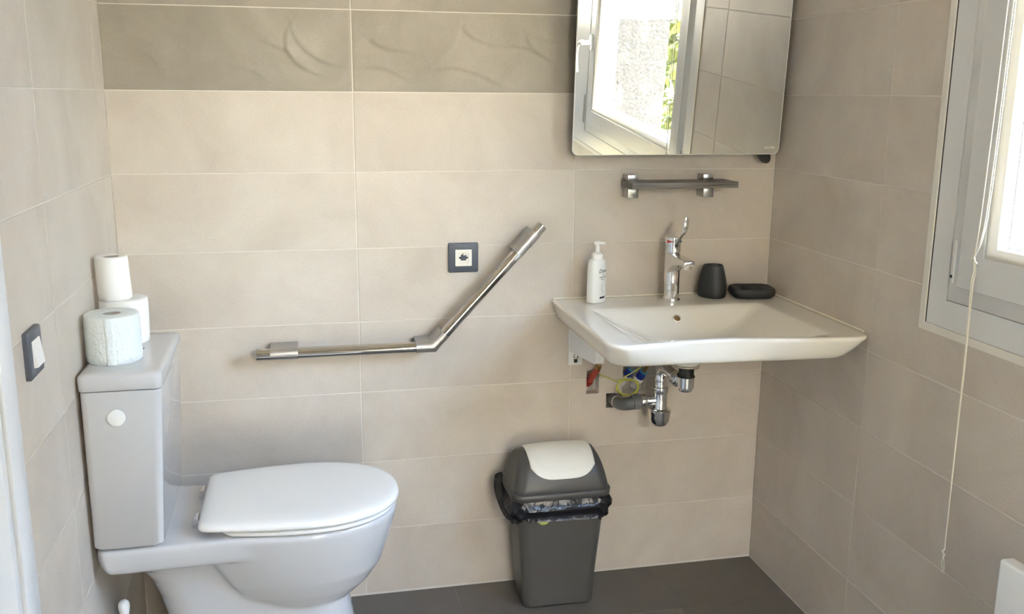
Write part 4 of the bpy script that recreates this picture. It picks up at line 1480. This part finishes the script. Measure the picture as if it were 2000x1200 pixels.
# flap: a curved cream panel lying in the lid, wide at the top, round at the lower front
bm = BM()
def lid_pt(x, s, off):
    """s = -1 (back) .. 0 (top) .. 1 (front, bottom)"""
    a = s * pi / 2
    t = max(1e-4, cos(a))
    y = math.copysign(dome_y(t), -s) if abs(s) > 1e-6 else 0.0
    ny, nz = -sin(a), cos(a)
    return Vector((x, BYC + y + off * ny, LZ + 0.020 + HZ * t + off * nz))
nu, nv = 36, 30
grid = []
for i in range(nu + 1):
    u = -1 + 2 * i / nu
    col = []
    smax = 0.75 * (1 - 0.31 * abs(u) ** 4.2)
    smin = -0.55
    for j in range(nv + 1):
        s = smin + (smax - smin) * j / nv
        hw = 0.0915 - 0.005 * max(0, s)
        b = 0.0
        rr = ((u / 0.80) ** 2 + ((s - 0.34) / 0.30) ** 2)
        if rr < 1:
            b = -0.0016 * min(1.0, (1 - rr) * 6)
        edge = min(1.0, (1 - abs(u)) * 12, (nv - j) / nv * 14)
        col.append(lid_pt(BXC + 0.004 + u * hw, s, 0.0016 + 0.0022 * edge ** 0.5 + b + 0.0045 * max(0.0, 1 - u * u) * max(0.0, 1 - abs(s + 0.1) * 1.6)))
    grid.append(col)
under_ = [[lid_pt(BXC + 0.004 + (-1 + 2 * i / nu) * (0.0915), -0.55 + (0.75 * (1 - 0.31 * abs(-1 + 2 * i / nu) ** 4.2) + 0.55) * j / nv, -0.004) for j in range(nv + 1)] for i in range(nu + 1)]
va = [[bm.verts.new(p) for p in c] for c in grid]
vb = [[bm.verts.new(p) for p in c] for c in under_]
for i in range(nu):
    for j in range(nv):
        bm.faces.new((va[i][j], va[i + 1][j], va[i + 1][j + 1], va[i][j + 1]))
        bm.faces.new((vb[i][j], vb[i][j + 1], vb[i + 1][j + 1], vb[i + 1][j]))
for i in range(nu):
    for j in (0, nv):
        bm.faces.new((va[i][j], va[i + 1][j], vb[i + 1][j], vb[i][j]))
for j in range(nv):
    for i in (0, nu):
        bm.faces.new((va[i][j], va[i][j + 1], vb[i][j + 1], vb[i][j]))
bmesh.ops.recalc_face_normals(bm, faces=bm.faces)
build('swing_flap', bm, M['cream'], ld, angle=50, label='cream swing flap')

# bin liner: crumpled film folded over the rim and hanging out under the lid
bm = BM()
rnd = random.Random(12)
n = 150
ph = [rnd.uniform(0, 6.28) for _ in range(12)]
base = rrect(BXC + 0.002, BYC, 0.1265, 0.0850, 0.030, 0.0, 36)
n = len(base)
nrm = []
for k in range(n):
    t = base[(k + 1) % n] - base[k - 1]
    nrm.append(Vector((t.y, -t.x, 0)).normalized())
rows = 13
rings = []
for q in range(rows):
    f = q / (rows - 1)
    ring = []
    for k in range(n):
        a = 2 * pi * k / n
        p = base[k]
        # how far the film hangs and flares here: more at the left side
        leftness = max(0.0, min(1.0, (0.425 - p.x) / 0.035)) * max(0.0, min(1.0, (p.y + 0.19) / 0.05))
        rightness = max(0.0, min(1.0, (p.x - 0.632) / 0.02))
        bottom = 0.270 + 0.006 * sin(3 * a + ph[0]) + 0.005 * sin(7 * a + ph[1]) - 0.010 * leftness + 0.004 * rightness
        top = 0.3300
        z = top + (bottom - top) * f
        bulge = sin(pi * min(1.0, f * 1.15)) * (0.006 + 0.022 * leftness + 0.014 * rightness) + 0.004 * f
        cr_ = 0.0026 * sin(7 * a + ph[2] + 9 * f) + 0.0014 * sin(13 * a + ph[3] - 13 * f) + 0.0007 * sin(29 * a + ph[4] + 19 * f) + 0.0020 * sin(5 * a - 14 * f + ph[5])
        off = 0.0025 + bulge + max(-0.002, cr_ * (0.25 + f))
        z += 0.0030 * sin(6 * a + ph[6]) * f
        if leftness > 0 and f < 0.5:
            z += 0.030 * leftness * (0.5 - f) * 0.0
        ring.append(p + nrm[k] * off + Vector((0, 0, z)))
    rings.append(ring)
ring2 = [[p - nrm[k] * 0.0006 for k, p in enumerate(r)] for r in reversed(rings)]
loft(bm, rings + ring2 + [rings[0]], cap0=False, cap1=False)
liner = build('bin_liner', bm, M['bag'], loc=(0.52, -0.10, 0.29), angle=45)
tag(liner, 'crumpled black bin bag hanging out under the lid of the bin', 'bin bag')
bm = BM()                                   # loose corner of the bag sticking out at the left
outer = [(0.3623, -0.045, 0.3508), (0.3549, -0.068, 0.3273), (0.3553, -0.095, 0.3083), (0.3641, -0.130, 0.2806), (0.3731, -0.155, 0.2701), (0.3919, -0.186, 0.2662)]
inner = [(0.3829, -0.045, 0.3553), (0.3855, -0.068, 0.3354), (0.3930, -0.095, 0.3081), (0.3985, -0.130, 0.2866), (0.4030, -0.155, 0.2793), (0.4060, -0.186, 0.2738)]
po, pi_ = smooth_path(outer, 4), smooth_path(inner, 4)
rings = []
for k, (p, q) in enumerate(zip(po, pi_)):
    w = 0.0012 * sin(k * 1.9) + 0.0008 * sin(k * 0.8)
    m1 = p.lerp(q, 0.35) + Vector((-0.001, -0.004 + w, 0.002))
    m2 = p.lerp(q, 0.70) + Vector((0.001, -0.002 - w, 0.001))
    up = Vector((0.0, 0.006, 0.004))
    rings.append([p, m1, m2, q, q + up, m2 + up, m1 + up, p + up * 0.6])
loft(bm, rings)
build('loose_corner', bm, M['bag'], liner, angle=50)

# ------------------------------------------------------------------ wall heater at the right edge
ht = thing('wall_heater', 'white panel heater on the right wall below the window', 'heater', (XR, -1.45, 0.3))
bm = BM()
HX = 1.095
rings = []
for w, d in ((0.030, 0.004), (0.028, 0.001), (0.024, 0.0), (0.004, 0.0), (0.0, 0.003)):
    rings.append([Vector((HX + 0.0 + (0.030 - w), -1.470 + p.x, 0.345 + p.y)) for p in rrect(0, 0, 0.350 - d, 0.2215 - d, 0.006, 0, 4)])
loft(bm, rings)
pan_ = build('front_panel', bm, M['heater'], ht, angle=50)
bm = BM()
box(bm, HX + 0.031, XR - 0.0003, -1.70, -1.24, 0.17, 0.50, 0.004)
build('rear_housing', bm, M['heater'], ht)
for k in range(6):
    bm = BM()
    box(bm, HX - 0.0008, HX + 0.004, -1.80, -1.140, 0.480 - 0.022 * k, 0.4835 - 0.022 * k, 0.0006)
    build('louvre', bm, M['heater'], pan_)

# ------------------------------------------------------------------ outdoors: garden seen in the mirror, plus walls added for the light
bm = BM()
box(bm, XR + 0.215, 16, -18, 6, -0.35, -0.30)
box(bm, -8, XR + 0.215, -18, YF - 0.205, -0.35, -0.30)
build('ground_outside', bm, M['soil'], structure=True)
bm = BM()
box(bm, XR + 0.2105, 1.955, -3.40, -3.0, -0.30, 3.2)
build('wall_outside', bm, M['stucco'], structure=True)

bm = BM()
box(bm, -6.0, 13.0, -12.6, -11.0, -0.30, 5.5)
build('wall_bounce', bm, M['pale_render'], structure=True)  # added pale wall, bounces sunlight towards the window
bm = BM()
box(bm, 7.0, 13.0, -5.0, 9.0, -0.30, 5.2)
build('wall_light_block', bm, M['cool_render'], structure=True)  # added unseen block, keeps low skylight off the left wall

def tree(name, label, x, y, h, r, nleaf, seed, trunk_r=0.09, zmin=0.4):
    t = thing(name, label, 'tree', (x, y, -0.30))
    rnd = random.Random(seed)
    bm = BM()
    tube(bm, smooth_path([(x, y, -0.30), (x + 0.05, y, 0.6), (x - 0.04, y + 0.05, 1.4), (x + 0.03, y, h * 0.8)], 4), [trunk_r * (1 - 0.05 * k) for k in range(13)], 10)
    for k in range(9):
        a = rnd.uniform(0, 6.28)
        z0 = rnd.uniform(0.5, h * 0.75)
        l = rnd.uniform(0.4, 0.9) * r
        tube(bm, smooth_path([(x, y, z0), (x + 0.5 * l * cos(a), y + 0.5 * l * sin(a), z0 + 0.2 * l), (x + l * cos(a), y + l * sin(a), z0 + 0.7 * l)], 4), [0.022 - 0.002 * q for q in range(9)], 6)
    build('trunk', bm, M['bark'], t)
    bm = BM()
    for k in range(nleaf):
        while True:
            p = Vector((rnd.uniform(-1, 1), rnd.uniform(-1, 1), rnd.uniform(-1, 1)))
            if 0.15 < p.length < 1:
                break
        c = Vector((x + p.x * r, y + p.y * r, (h + zmin) / 2 + p.z * (h - zmin) / 2))
        q = Vector((rnd.gauss(0, 1), rnd.gauss(0, 1), rnd.gauss(0, 1))).normalized()
        s = rnd.uniform(0.05, 0.10)
        e1 = q.orthogonal().normalized() * s
        e2 = q.cross(e1)* 0.45
        dn_ = q * s * 0.15
        v = [bm.verts.new(w) for w in (c - e1, c - e1 * 0.2 + e2 - dn_, c + e1, c - e1 * 0.2 - e2 - dn_)]
        bm.faces.new(v)
    build('foliage', bm, M['leaf'], t)
    return t
tree('garden_tree', 'sunlit leafy tree beyond the rendered wall, nearest the window in the mirror', 3.0, -5.2, 3.2, 0.85, 2600, 3)
tree('garden_tree', 'taller tree farther off behind the leafy one', 4.8, -8.6, 4.6, 1.6, 3600, 5, 0.13)
tree('garden_tree', 'leafy tree casting dappled shade on the rendered wall', 2.0, -1.0, 4.6, 0.75, 1300, 8, 0.06, 2.9)
